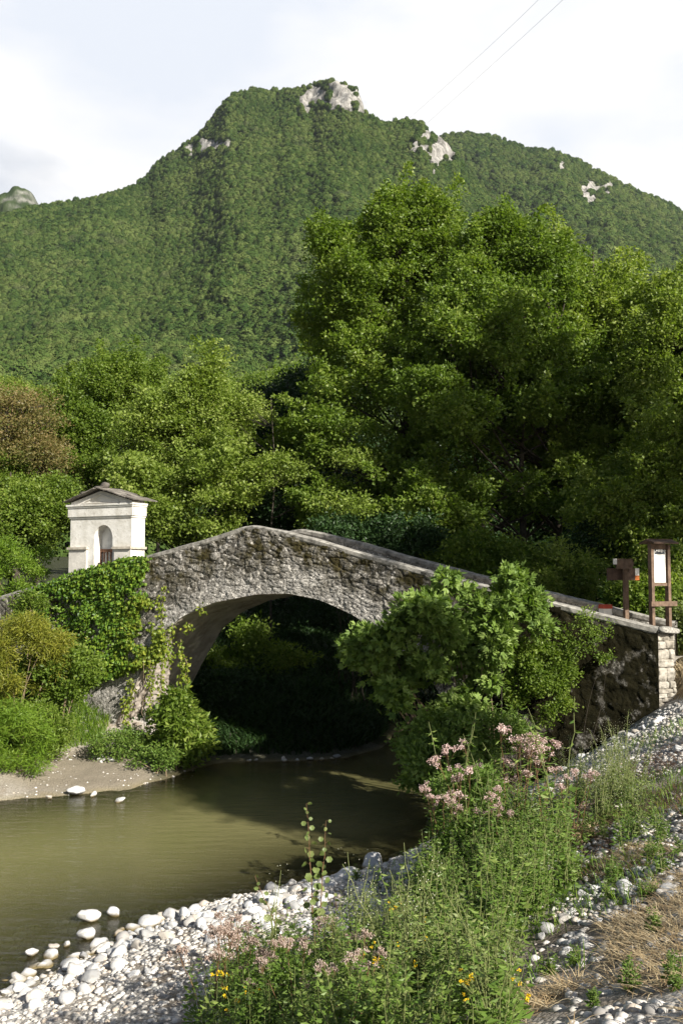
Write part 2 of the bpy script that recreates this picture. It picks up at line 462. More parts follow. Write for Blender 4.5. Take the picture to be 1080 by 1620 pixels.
vegm = np.maximum(vegm, np.clip((GY - 22.6 + .35 * (GX + 4)) / 1.0, 0, 1) * (GX > -4.6) * (GX < 6) * .85)
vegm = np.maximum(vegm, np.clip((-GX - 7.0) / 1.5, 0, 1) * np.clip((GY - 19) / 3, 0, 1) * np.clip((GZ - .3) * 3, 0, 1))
soilm = np.clip(1.5 - np.hypot((GX - 1.5) / 3.2, (GY - 10.8) / 4.2), 0, 1) * np.clip(fbm(GX * .7, GY * .7, seed=8) * 2 + .9, 0, 1)
gme = np_mesh('ground', np.stack([GX, GY, GZ], -1).reshape(-1, 3), GF,
              {'sand': sandm.ravel(), 'veg': vegm.ravel(), 'soil': soilm.ravel()}, smooth=True)
def ground_mat():
    t = NT('ground')
    n = t.noise(1.7, 6, 0.6); f = t.noise(26, 5, 0.7); v = t.new('ShaderNodeTexVoronoi'); v.inputs['Scale'].default_value = 30
    t.lk(t.coord('Object'), v.inputs['Vector'])
    sep = t.new('ShaderNodeSeparateXYZ'); t.lk(t.coord('Object'), sep.inputs[0])
    peb = t.mix(0.65, t.ramp(f, [(0.3, (0.26, 0.24, 0.21)), (0.7, (0.52, 0.50, 0.46))]), t.mix(t.ramp(v.outputs['Color'], [(0.2, 0.0), (0.8, 1.0)]), (0.24, 0.22, 0.20), (0.62, 0.60, 0.57)))
    peb = t.mix(t.ramp(n, [(0.45, 0.0), (0.6, 0.7)]), peb, (0.24, 0.19, 0.14))
    sand = t.ramp(f, [(0.3, (0.17, 0.145, 0.11)), (0.7, (0.28, 0.245, 0.19))])
    soil = t.ramp(f, [(0.3, (0.06, 0.045, 0.03)), (0.7, (0.16, 0.125, 0.085))])
    c = t.mix(t.attr('soil'), peb, soil)
    c = t.mix(t.attr('sand'), c, sand)
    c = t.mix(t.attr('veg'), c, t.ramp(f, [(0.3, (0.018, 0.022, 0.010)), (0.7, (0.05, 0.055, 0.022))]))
    bed = t.ramp(t.noise(1.1, 5), [(0.35, (0.11, 0.095, 0.045)), (0.65, (0.30, 0.25, 0.14))])
    wet = t.new('ShaderNodeMapRange'); wet.inputs['From Min'].default_value = 0.07; wet.inputs['From Max'].default_value = -0.03
    t.lk(sep.outputs['Z'], wet.inputs['Value'])
    c = t.mix(wet.outputs[0], c, bed)
    t.color(c); t.bs.inputs['Roughness'].default_value = 0.92; t.bs.inputs['Specular IOR Level'].default_value = 0.2
    t.bump(t.math('ADD', f, t.math('MULTIPLY', v.outputs['Distance'], -1.2)), 0.6, 0.03)
    return t.m
tag(link('ground', gme, ground_mat()), None, None, kind='structure')

# water: one sheet, with the depth under each point stored for how murky it looks
wx = np.arange(-60, 12, 0.3); wy = np.arange(2, 60, 0.3)
WX, WY = np.meshgrid(wx, wy, indexing='ij')
WD = -gz(WX, WY, False)
wn_, wm_ = WX.shape
wi = (np.arange(wn_ - 1)[:, None] * wm_ + np.arange(wm_ - 1)[None, :])
WF = np.stack([wi, wi + wm_, wi + wm_ + 1, wi + 1], -1).reshape(-1, 4)
md = WD.ravel()
keepf = (md[WF].max(1) > -0.25)
wme = np_mesh('river_water', np.stack([WX, WY, np.zeros_like(WX)], -1).reshape(-1, 3), WF[keepf], {'depth': md}, smooth=True)
def water_mat():
    t = NT('river_water')
    t.n.remove(t.bs)
    mp = t.new('ShaderNodeMapping'); mp.inputs['Rotation'].default_value = (0, 0, R(20)); mp.inputs['Scale'].default_value = (0.8, 2.8, 1)
    t.lk(t.coord('Object'), mp.inputs['Vector'])
    w1 = t.noise(1.6, 5, 0.6, vec=mp.outputs[0])
    bp = t.new('ShaderNodeBump'); bp.inputs['Strength'].default_value = 0.8; bp.inputs['Distance'].default_value = 0.035
    t.lk(w1, bp.inputs['Height'])
    dif = t.new('ShaderNodeBsdfDiffuse')
    t.lk(t.mix(t.noise(0.25, 3), (0.150, 0.150, 0.056), (0.28, 0.255, 0.125)), dif.inputs['Color'])
    trn = t.new('ShaderNodeBsdfTransparent'); trn.inputs['Color'].default_value = (0.80, 0.74, 0.50, 1)
    dm = t.new('ShaderNodeMapRange'); dm.inputs['From Min'].default_value = 0.0; dm.inputs['From Max'].default_value = 1.05
    dm.inputs['To Min'].default_value = 0.02; dm.inputs['To Max'].default_value = 0.86
    t.lk(t.attr('depth'), dm.inputs['Value'])
    m1 = t.new('ShaderNodeMixShader'); t.lk(dm.outputs[0], m1.inputs[0]); t.lk(trn.outputs[0], m1.inputs[1]); t.lk(dif.outputs[0], m1.inputs[2])
    gl = t.new('ShaderNodeBsdfGlossy'); gl.inputs['Roughness'].default_value = 0.09; gl.inputs['Color'].default_value = (0.9, 0.9, 0.9, 1)
    t.lk(bp.outputs[0], gl.inputs['Normal'])
    fr = t.new('ShaderNodeFresnel'); fr.inputs['IOR'].default_value = 1.33; t.lk(bp.outputs[0], fr.inputs['Normal'])
    m2 = t.new('ShaderNodeMixShader'); t.lk(fr.outputs[0], m2.inputs[0]); t.lk(m1.outputs[0], m2.inputs[1]); t.lk(gl.outputs[0], m2.inputs[2])
    t.lk(m2.outputs[0], t.out.inputs['Surface'])
    return t.m
tag(link('river_water', wme, water_mat()), None, None, kind='structure')

# ------------------------------------------------------------------ mountains
def interp_sil(pts, px):
    p = np.array(pts, float)
    return np.interp(px, p[:, 0], p[:, 1])
def rock_forest_ground():
    t = NT('mountain_ground')
    n = t.noise(0.05, 8, 0.7, coord='Position'); n2 = t.noise(0.012, 6, 0.6, coord='Position')
    st = t.new('ShaderNodeMapping'); st.inputs['Scale'].default_value = (1, 1, 0.25); t.lk(t.coord('Position'), st.inputs['Vector'])
    n3 = t.noise(0.10, 8, 0.75, vec=st.outputs[0])
    rock = t.ramp(n3, [(0.36, (0.07, 0.07, 0.06)), (0.48, (0.26, 0.25, 0.235)), (0.62, (0.48, 0.465, 0.44))])
    grass = t.ramp(n2, [(0.35, (0.028, 0.048, 0.016)), (0.65, (0.06, 0.085, 0.025))])
    t.color(t.mix(t.attr('rock'), grass, rock))
    t.bs.inputs['Roughness'].default_value = 1.0; t.bs.inputs['Specular IOR Level'].default_value = 0.0
    t.bump(n3, 1.0, 6.0)
    return t.m
M['mountain'] = rock_forest_ground()
SIL_MAIN = [(-500, 420), (-200, 372), (0, 325), (60, 309), (150, 298), (205, 284), (235, 268), (248, 250), (270, 236), (320, 206), (338, 183), (350, 166), (362, 149), (400, 138), (440, 140), (480, 132), (510, 124),
            (535, 124), (550, 129), (565, 141), (580, 178), (610, 193), (640, 186), (664, 190), (690, 212), (722, 240), (742, 275), (790, 310), (860, 360), (950, 415), (1080, 490), (1300, 600), (1600, 700)]
SIL_BACK = [(380, 400), (560, 300), (620, 230), (690, 209), (740, 207), (790, 212), (830, 228), (870, 232), (920, 248), (960, 268), (1000, 290), (1030, 300), (1080, 325), (1200, 372), (1500, 450)]
CLIFFS_MAIN = [(536, 160, 52, 20), (505, 158, 22, 12), (700, 236, 34, 30), (672, 222, 16, 12), (330, 234, 26, 9), (300, 240, 9, 6)]
CLIFFS_BACK = [(934, 300, 18, 17), (885, 268, 6, 8)]
def mountain(name, sil, D0, Dr, base_py, px0, px1, cliffs, ncol, nrow, seed, warp=1.0):
    pxs = np.linspace(px0, px1, ncol)
    ts = np.concatenate([np.linspace(0, 1, nrow), 1 + np.linspace(0, 1, 24)[1:] ** 1.3])
    T, PX = np.meshgrid(ts, pxs, indexing='ij')
    ker = np.hanning(max(5, int(ncol * .16))); ker /= ker.sum(); s1 = interp_sil(sil, pxs)
    sm1 = np.convolve(np.pad(s1, len(ker) // 2, mode='edge'), ker, 'valid')[:ncol]
    tq = np.clip(T, 0, 1) ** 3.5
    sy0 = interp_sil(sil, PX) + 7 + 13 * np.clip((300 - PX) / 200, 0, 1) + 8 * np.clip((PX - 800) / 200, 0, 1)
    sy = sy0 * 1.0
    vs = (810.0 - sy) / F_PX
    az = (PX - 540) / F_PX / (CP - vs * SP)
    vm = (810.0 - (sm1[None, :] + (sy - s1[None, :] ) * tq + (s1[None, :] - sm1[None, :]) * tq)) / F_PX
    tanr = (SP + vm * CP) / (CP - vm * SP)
    tanb = (905.0 - base_py) / F_PX
    DR = Dr * (1 + 0.10 * fbm(PX / 160.0, PX * 0, seed=seed))
    tt = np.clip(T, 0, 1)
    D = D0 + (DR - D0) * tt
    el = tanb + (tanr - tanb) * (tt ** 0.80)
    Z = 5 + el * D
    X = az * D
    # gullies and spurs, none on the skyline itself
    g = fbm(X / 250.0 + D / 900., D / 420.0, seed=seed + 3, octv=5, gain=0.5)
    amp = 52.0 * warp * np.sin(np.pi * np.clip(tt, 0, 1) ** 0.8) ** 0.8
    Z = Z + g * amp
    rid = 1 - np.abs(fbm(X / 110.0 + D / 400., D / 330.0, seed=seed + 9, octv=3))
    Z = Z + (rid - 0.75) * 22 * warp * np.sin(np.pi * tt)
    over = np.clip(T - 1, 0, 1)
    D = D + over * 500
    X = az * D
    Z = Z - over * (Z - 0) * 0.9
    # cliffs
    zz_ = (Z - 5) / D; ppy = 810 - F_PX * (zz_ * CP - SP) / (CP + zz_ * SP)
    rock = np.zeros_like(T)
    for cx, cy, rx, ry in cliffs:
        m = 1.28 - np.hypot((PX - cx) / rx, (ppy - cy) / ry) + 1.6 * fbm(PX / 13., ppy / 17., seed=seed + 21, octv=5, gain=.65)
        rock = np.maximum(rock, np.clip(m * 3.5, 0, 1) * (over <= 0.05))
    cn = fbm(X / 9., D / 30., Z / 22., seed=seed + 31, octv=4)
    D = D - rock * (6 + 10 * cn)
    Z = Z + rock * 2 * cn
    V = np.stack([X, D, Z], -1)
    nr, nc = T.shape
    i = np.arange(nr - 1)[:, None] * nc + np.arange(nc - 1)[None, :]
    F = np.stack([i, i + 1, i + nc + 1, i + nc], -1).reshape(-1, 4)
    me = np_mesh(name, V.reshape(-1, 3), F, {'rock': rock.ravel()}, smooth=True)
    tag(link(name, me, M['mountain']), None, None, kind='structure')
    return V, rock, nrow
mtA = mountain('mountain', SIL_MAIN, 190, 1250, 882, -330, 1420, CLIFFS_MAIN, 520, 330, 40)
mtB = mountain('back_mountain', SIL_BACK, 700, 1750, 600, 380, 1500, CLIFFS_BACK, 330, 160, 77)

# the rocky knob far left
def knob():
    n = 60
    u = np.linspace(0, 1, n); U, W = np.meshgrid(u, np.linspace(0, 1, 40), indexing='ij')
    prof = np.interp(U, [0, .12, .3, .5, .62, .8, 1], [0, .45, .86, 1.0, .93, .45, 0])
    X = (-600 + 170 * U); X = X + 0
    dpt = np.cos((W - .5) * np.pi)
    Y = 1750 + (W - .5) * 150
    base = 600.0
    ztop = 5 + (905 - 299) / F_PX * 1750 * 1.022
    Z = base + (ztop - base) * prof * dpt ** .5
    Y = Y + 14 * fbm(X / 18, Z / 18, seed=4); Z = Z + 6 * fbm(X / 14, Y / 14, seed=6) * dpt
    X = X - (-600 + 85) + (33 - 540) / F_PX * 1750 * 1.02
    i = np.arange(n - 1)[:, None] * 40 + np.arange(39)[None, :]
    F = np.stack([i, i + 40, i + 41, i + 1], -1).reshape(-1, 4)
    rk = np.clip(2.4 * fbm(X / 22, Z / 16, seed=8) + .35, 0, 1) * .6
    me = np_mesh('rocky_peak', np.stack([X, Y, Z], -1).reshape(-1, 3), F, {'rock': rk.ravel()}, smooth=True)
    tag(link('rocky_peak', me, M['mountain']), None, None, kind='structure')
knob()

def leaf_quads(P, Dv, N, L, W, fold=0.15, jit=None):
    """kite-shaped leaves"""
    Dv = norm(Dv); S = norm(np.cross(Dv, N)); Nn = np.cross(S, Dv)
    L = L[:, None]; W = W[:, None]
    b = P; tip = P + Dv * L
    mid = P + Dv * L * 0.42 - Nn * W * fold
    V = np.stack([b, mid + S * W * .5, tip, mid - S * W * .5], 1).reshape(-1, 3)
    n = len(P); F = np.arange(n * 4).reshape(n, 4)
    return V, F
def rand_dir(n, zs=1.0, zb=0.0, rng=RNG):
    a = rng.normal(size=(n, 3)); a[:, 2] = a[:, 2] * zs + zb
    return norm(a)

def leaf_blob(name, n, seed, mat, L=1.3):
    rng = np.random.default_rng(seed)
    d = rand_dir(n, 1.0, .25, rng)
    r = 0.86 + 0.22 * fbm(d[:, 0] * 1.6 + seed, d[:, 1] * 1.6, d[:, 2] * 1.6, seed=seed, octv=2) + rng.uniform(-.12, .06, n)
    P = d * r[:, None] * np.array([1, 1, 1.05]) + np.array([0, 0, .55])
    Dv = norm(np.cross(d, rng.normal(size=(n, 3)))) + d * .12
    N = d + rng.normal(size=(n, 3)) * .15
    V, F = leaf_quads(P, Dv, N, rng.uniform(.20, .36, n) * L, rng.uniform(.18, .30, n) * L)
    V[:, 2] = V[:, 2]
    me = np_mesh(name, V, F, {'rnd': np.repeat(rng.random(n), 4)})
    o = bpy.data.objects.new(name, me); me.materials.append(mat)
    return o

def forest_mat():
    t = NT('far_forest')
    oi = t.n.new('ShaderNodeObjectInfo')
    n = t.noise(0.009, 6, 0.66, coord='Position'); n2 = t.noise(0.03, 3, coord='Position')
    f = t.math('ADD', t.math('MULTIPLY', oi.outputs['Random'], 0.34), t.math('ADD', t.math('MULTIPLY', n, 0.92), t.math('MULTIPLY', t.attr('rnd'), 0.14)))
    c = t.ramp(f, [(0.30, (0.018, 0.042, 0.013)), (0.50, (0.043, 0.083, 0.020)), (0.68, (0.078, 0.125, 0.030)), (0.88, (0.130, 0.172, 0.050))])
    c = t.mix(t.ramp(n2, [(0.60, 0.0), (0.72, 0.5)]), c, (0.12, 0.13, 0.07))
    hs = t.new('ShaderNodeHueSaturation'); hs.inputs['Saturation'].default_value = 0.99; hs.inputs['Value'].default_value = 0.90; t.lk(c, hs.inputs['Color']); c = hs.outputs[0]
    t.color(c); t.bs.inputs['Roughness'].default_value = 0.8; t.bs.inputs['Specular IOR Level'].default_value = 0.0
    tr = t.new('ShaderNodeBsdfTranslucent'); t.lk(c, tr.inputs['Color'])
    ms = t.new('ShaderNodeMixShader'); ms.inputs[0].default_value = 0.2
    t.lk(t.bs.outputs[0], ms.inputs[1]); t.lk(tr.outputs[0], ms.inputs[2]); t.lk(ms.outputs[0], t.out.inputs['Surface'])
    return t.m
M['forest'] = forest_mat()

def scatter_instances(name, P, S, protos, label, cat, mat):
    """points -> instances of the crown meshes, as one stuff object"""
    me = bpy.data.meshes.new(name)
    me.vertices.add(len(P)); me.vertices.foreach_set('co', P.astype(np.float32).ravel())
    a = me.attributes.new('sc', 'FLOAT_VECTOR', 'POINT'); a.data.foreach_set('vector', S.astype(np.float32).ravel())
    me.update()
    me.materials.append(mat)
    o = bpy.data.objects.new(name, me); COL.objects.link(o)
    tag(o, label, cat, kind='stuff')
    coll = bpy.data.collections.new(name + '_sources')
    for p in protos: coll.objects.link(p)
    g = bpy.data.node_groups.new(name, 'GeometryNodeTree')
    g.interface.new_socket('Geometry', in_out='INPUT', socket_type='NodeSocketGeometry')
    g.interface.new_socket('Geometry', in_out='OUTPUT', socket_type='NodeSocketGeometry')
    gi = g.nodes.new('NodeGroupInput'); go = g.nodes.new('NodeGroupOutput')
    ci = g.nodes.new('GeometryNodeCollectionInfo'); ci.inputs['Collection'].default_value = coll
    ci.inputs['Separate Children'].default_value = True; ci.inputs['Reset Children'].default_value = True
    ip = g.nodes.new('GeometryNodeInstanceOnPoints'); ip.inputs['Pick Instance'].default_value = True
    na = g.nodes.new('GeometryNodeInputNamedAttribute'); na.data_type = 'FLOAT_VECTOR'; na.inputs['Name'].default_value = 'sc'
    rv = g.nodes.new('FunctionNodeRandomValue'); rv.data_type = 'FLOAT_VECTOR'
    rv.inputs[0].default_value = (-.15, -.15, 0); rv.inputs[1].default_value = (.15, .15, 6.28)
    g.links.new(gi.outputs[0], ip.inputs['Points']); g.links.new(ci.outputs[0], ip.inputs['Instance'])
    g.links.new(na.outputs[0], ip.inputs['Scale']); g.links.new(rv.outputs[0], ip.inputs['Rotation'])
    g.links.new(ip.outputs[0], go.inputs[0])
    md_ = o.modifiers.new('scatter', 'NODES'); md_.node_group = g
    return o

blobs = [leaf_blob('far_crown', 380, 100 + k, M['forest']) for k in range(5)]
def forest_points(mt, n, seed, cut=1.02, rmin=3.4, rmax=6.2):
    V, rock, nrow = mt
    rng = np.random.default_rng(seed)
    nr = nrow + 2
    A = V[:nr - 1, :-1]; B = V[:nr - 1, 1:]; C = V[1:nr, :-1]
    ar = np.linalg.norm(np.cross(B - A, C - A), axis=2).ravel()
    k = rng.choice(len(ar), n, p=ar / ar.sum())
    r, c = np.unravel_index(k, (nr - 1, V.shape[1] - 1))
    u, w = rng.random((2, n, 1))
    P = V[r, c] * (1 - u) * (1 - w) + V[r, c + 1] * u * (1 - w) + V[r + 1, c] * (1 - u) * w + V[r + 1, c + 1] * u * w
    rk = rock[r, c]
    px = 540 + P[:, 0] / P[:, 1] * F_PX * .98
    keep = (rk < 0.20 + 0.8 * rng.random(n) ** 3.0) & (px > -60) & (px < 1140)
    P = P[keep]; m = len(P)
    s = rng.uniform(rmin, rmax, m) * (0.85 + .3 * vnoise(P[:, 0] / 60, P[:, 1] / 60, seed=2))
    S = np.stack([s * rng.uniform(.75, 1.3, m), s * rng.uniform(.75, 1.3, m), s * rng.uniform(.6, 1.4, m)], 1)
    P[:, 2] -= s * .3
    return P, S
P1, S1 = forest_points(mtA, 120000, 1, rmin=2.0, rmax=5.6)
P2, S2 = forest_points(mtB, 36000, 2, rmin=3.2, rmax=7.5)
scatter_instances('mountain_forest', P1, S1, blobs, 'dense green broadleaf wood covering the main mountain slope', 'forest', M['forest'])
scatter_instances('back_mountain_forest', P2, S2, blobs, 'darker wood on the ridge behind, right of the main peak', 'forest', M['forest'])

# ------------------------------------------------------------------ bridge
B0 = np.array([6.63, 20.0]); BU = np.array([-0.891, 0.454]); BU /= np.linalg.norm(BU); BN = np.array([-BU[1], BU[0]]) * -1   # BN points away from the camera
BN = np.array([BU[1], -BU[0]])
def s_of(px):
    x = (px - 540) / F_PX
    return (B0[0] - x * B0[1]) / (x * BU[1] - BU[0])
def sz(px, py, off=0.0):
    d = ray(px, py)
    # point on the vertical plane through B0 + BN*off
    n2 = BN; q = (B0 + BN * off)
    t = np.dot(q - CAM[:2], n2) / np.dot(d[:2], n2)
    P = CAM + d * t
    return float(np.dot(P[:2] - q, BU)), float(P[2])
def bp(s, off, z):
    q = B0 + BU * s + BN * off
    return np.array([q[0], q[1], z])
topL = [sz(*p) for p in [(-60, 960), (0, 944), (60, 926), (105, 915), (150, 903), (190, 892), (231, 880), (320, 855), (385, 834), (400, 831.5), (440, 839), (500, 854), (560, 872), (680, 905), (777, 929), (849, 947), (940, 970), (1034, 993)]]
topL = sorted(topL); TS = np.array([p[0] for p in topL]); TZ = np.array([p[1] for p in topL])
S_MAX = TS.max()
ARCH = np.array([(3.55, -1.0), (3.9, .1), (4.3, 1.25), (5.1, 2.5), (6.28, 3.42), (7.09, 3.94), (8.0, 4.3), (8.92, 4.46), (9.88, 4.43), (11.2, 4.2), (12.2, 3.82), (12.9, 3.3), (13.5, 2.4), (14.15, 1.3), (14.8, .3), (15.5, -1.0)])
def cubic(xs, ys, x):
    # Catmull-Rom style resample with many linear pieces smoothed
    fx = np.linspace(xs[0], xs[-1], 1200); fy = np.interp(fx, xs, ys)
    k = 41; ker = np.hanning(k); ker /= ker.sum()
    pad = np.concatenate([2 * fy[0] - fy[k // 2:0:-1], fy, 2 * fy[-1] - fy[-2:-k // 2 - 1:-1]])
    fy = np.convolve(pad, ker, 'valid')
    return np.interp(x, fx, fy)
def arch_z(s):
    s = np.asarray(s, float)
    z = cubic(ARCH[:, 0], ARCH[:, 1], s)
    return np.where((s < ARCH[0, 0]) | (s > ARCH[-1, 0]), -1.0, z)
def top_z(s): return np.interp(s, TS, TZ)
W_BR = 2.85
bridge = thing('stone_bridge', 'humpbacked single-arch medieval bridge of grey rubble stone spanning the river', 'bridge', (B0[0], B0[1], 0))
def bchild(name, V, F, mat, attrs, smooth=True):
    me = np_mesh(name, V - np.array([B0[0], B0[1], 0]), F, attrs, smooth)
    return link(name, me, mat, bridge)
def wall_face(name, off, side, ds, nrow):
    ss = np.arange(0.0, S_MAX, ds); tv = np.linspace(0, 1, nrow)
    Sg, Tg = np.meshgrid(ss, tv, indexing='ij')
    zb = arch_z(Sg); zt = top_z(Sg) - 0.05
    Z = zb + (zt - zb) * Tg
    # stone pattern in real metres, courses a bit wider than high
    wsx = Sg + .10 * fbm(Sg * 2, Z * 2, seed=1); wsz = Z + .08 * fbm(Sg * 2, Z * 2, seed=2)
    cid, ed = worley2(wsx * 3.6, wsz * 5.6, seed=3)
    cid2, ed2 = worley2(wsx * 8.5, wsz * 11.0, seed=13)
    # smoother rendered band right above the arch ring
    ring = np.clip(1.5 - (Z - arch_z(Sg)) / 0.55 + .9 * fbm(Sg * 1.6, Z * 1.6, seed=6), 0, 1) * ((Sg > 3.5) & (Sg < 15.6))
    low = np.clip((Sg - 13.4) / .8, 0, 1) * np.clip((3.0 - Z), 0, 1) * 1.3
    mort = np.clip(np.maximum(ring, low), 0, 1) * .85
    dsp = (np.clip(ed * 2.4, 0, 1) ** .6 * .026 + (cid - .5) * .032) * (1 - .75 * mort) + np.clip(ed2 * 2, 0, 1) * .012 + .035 * fbm(Sg * 1.2, Z * 1.2, seed=9) + .018 * fbm(Sg * 7, Z * 7, seed=19, octv=5, gain=.65) + .03 * mort * fbm(Sg * 4, Z * 4, seed=23)
    if side < 0: dsp = dsp
    damp0 = np.clip((6.0 - Sg) / 2.0, 0, 1)
    dsp = dsp * (1 - .3 * damp0) + .03 * damp0 * fbm(Sg * 3, Z * 3, seed=71)
    o = off + side * dsp
    q = B0[None, None, :] + BU * Sg[..., None] + BN * o[..., None]
    V = np.concatenate([q, Z[..., None]], -1)
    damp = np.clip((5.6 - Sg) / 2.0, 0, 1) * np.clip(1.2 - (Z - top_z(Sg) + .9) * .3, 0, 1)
    mossy = np.clip(.35 + 1.0 * np.clip((Z - (top_z(Sg) - 1.1)) / .6, 0, 1), 0, 1) * (1 - .5 * ring)
    nr, nc = Sg.shape
    i = np.arange(nr - 1)[:, None] * nc + np.arange(nc - 1)[None, :]
    F = np.stack([i, i + 1, i + nc + 1, i + nc], -1).reshape(-1, 4)
    if side > 0: F = F[:, ::-1]
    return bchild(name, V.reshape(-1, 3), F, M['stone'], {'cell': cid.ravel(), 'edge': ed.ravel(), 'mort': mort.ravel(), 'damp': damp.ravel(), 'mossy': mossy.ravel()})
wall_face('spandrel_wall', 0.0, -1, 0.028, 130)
wall_face('spandrel_wall', W_BR, 1, 0.08, 50)
# vault
va = np.linspace(ARCH[0, 0], ARCH[-1, 0], 260); vz = arch_z(va)
seg = np.concatenate([[0], np.cumsum(np.hypot(np.diff(va), np.diff(vz)))])
uu = np.linspace(0, seg[-1], 420); va = np.interp(uu, seg, va); vz = np.interp(uu, seg, vz)
vo = np.linspace(0.0, W_BR, 90)
VA, VO = np.meshgrid(va, vo, indexing='ij'); VZ = np.repeat(vz[:, None], 90, 1); VU = np.repeat(uu[:, None], 90, 1)
dn = np.gradient(vz, va)[:, None]; nn = np.stack([dn, -np.ones_like(dn)], -1); nn = nn / np.linalg.norm(nn, axis=-1, keepdims=True)
vcid, ved = worley2(VU * 5.5, VO * 3.2, seed=31)
rr = (.03 * fbm(VU * 2, VO * 2, seed=51) + .022 * np.clip(ved * 2.2, 0, 1) + .02 * fbm(VU * 8, VO * 8, seed=53)) * np.clip(np.minimum(VO, W_BR - VO) * 12, 0, 1)
SA = VA - nn[..., 0] * rr * -1; ZA = VZ + nn[..., 1] * rr
q = B0 + BU * SA[..., None] + BN * VO[..., None]
i = np.arange(419)[:, None] * 90 + np.arange(89)[None, :]
F = np.stack([i, i + 1, i + 91, i + 90], -1).reshape(-1, 4)
bchild('vault', np.concatenate([q, ZA[..., None]], -1).reshape(-1, 3), F, M['plaster_vault'], None)
# parapets: inner faces, caps
def strip(profile, name, mat, s0=0.0, s1=None, ds=0.06, attrs=False, jag=0.0, seed=0):
    """profile: list of (off, dz below top) forming an open cross-section swept along the top line"""
    s1 = S_MAX if s1 is None else s1
    ss = np.arange(s0, s1, ds); n = len(profile)
    V = []
    for k, (o, dz) in enumerate(profile):
        oo = o + jag * fbm(ss * 3.1, ss * 0 + k, seed=seed); zz = top_z(ss) - dz + jag * fbm(ss * 2.3, ss * 0 + 5 + k, seed=seed + 1)
        q = B0[None] + BU[None] * ss[:, None] + BN[None] * oo[:, None]
        V.append(np.concatenate([q, zz[:, None]], 1))
    V = np.stack(V, 1)
    i = np.arange(len(ss) - 1)[:, None] * n + np.arange(n - 1)[None, :]
    F = np.stack([i, i + 1, i + n + 1, i + n], -1).reshape(-1, 4)
    at_ = None
    if attrs:
        cid, ed = worley2(np.repeat(ss, n) * 3.5, np.tile([p[1] for p in profile], len(ss)) * 5, seed=4)
        z = np.zeros_like(cid)
        at_ = {'cell': cid, 'edge': ed, 'mort': z + .6, 'damp': z, 'mossy': z + .5}
    return bchild(name, V.reshape(-1, 3), F, mat, at_, smooth=False)
PT = 0.36
def cap(name, o0, o1, seed, s1=None):
    return strip([(o0, .14), (o0 - .03, .10), (o0 - .035, .015), (o0 + .02, -.012), ((o0 + o1) / 2, -.02), (o1 - .02, -.012), (o1 + .035, .015), (o1 + .03, .10), (o1, .14)], name, M['cap'], ds=.11, jag=.012, seed=seed, s1=s1)
cap('parapet_cap', 0.0, PT, 5)
cap('parapet_cap', W_BR - PT, W_BR, 9, 12.4)
strip([(PT, .03), (PT + .01, .3), (PT, .6), (PT, 1.0)], 'parapet', M['stone'], attrs=True, jag=.02, seed=3)
strip([(W_BR - PT, .03), (W_BR - PT - .01, .3), (W_BR - PT, .6), (W_BR - PT, 1.0)], 'parapet', M['stone'], attrs=True, jag=.02, seed=7, s1=12.4)
strip([(PT - .05, .78), (W_BR / 2, .74), (W_BR - PT + .05, .78)], 'roadway', M['road'], jag=.015, seed=8, s0=-.2)

# rough quoins at the near end of the wall
def rock_mesh(name, seed, sub=3, flat=0.7, ang=0.18):
    import bmesh
    bm = bmesh.new(); bmesh.ops.create_icosphere(bm, subdivisions=sub, radius=1.0)
    V = np.array([v.co for v in bm.verts]); rng = np.random.default_rng(seed)
    # cut by a few random planes for a worn, faceted pebble
    for _ in range(16):
        n = norm(rng.normal(size=3)); h = rng.uniform(.55, .88)
        d = V @ n - h; V = V - np.clip(d, 0, None)[:, None] * n * .85
    r = 1 + ang * fbm(V[:, 0] * 1.3 + seed, V[:, 1] * 1.3, V[:, 2] * 1.3, seed=seed, octv=3)
    V = V * r[:, None] * np.array([1.0, rng.uniform(.65, .9), flat * rng.uniform(.75, 1.1)])
    for v, c in zip(bm.verts, V): v.co = c
    me = bpy.data.meshes.new(name); bm.to_mesh(me); bm.free()
    for p in me.polygons: p.use_smooth = True
    return me
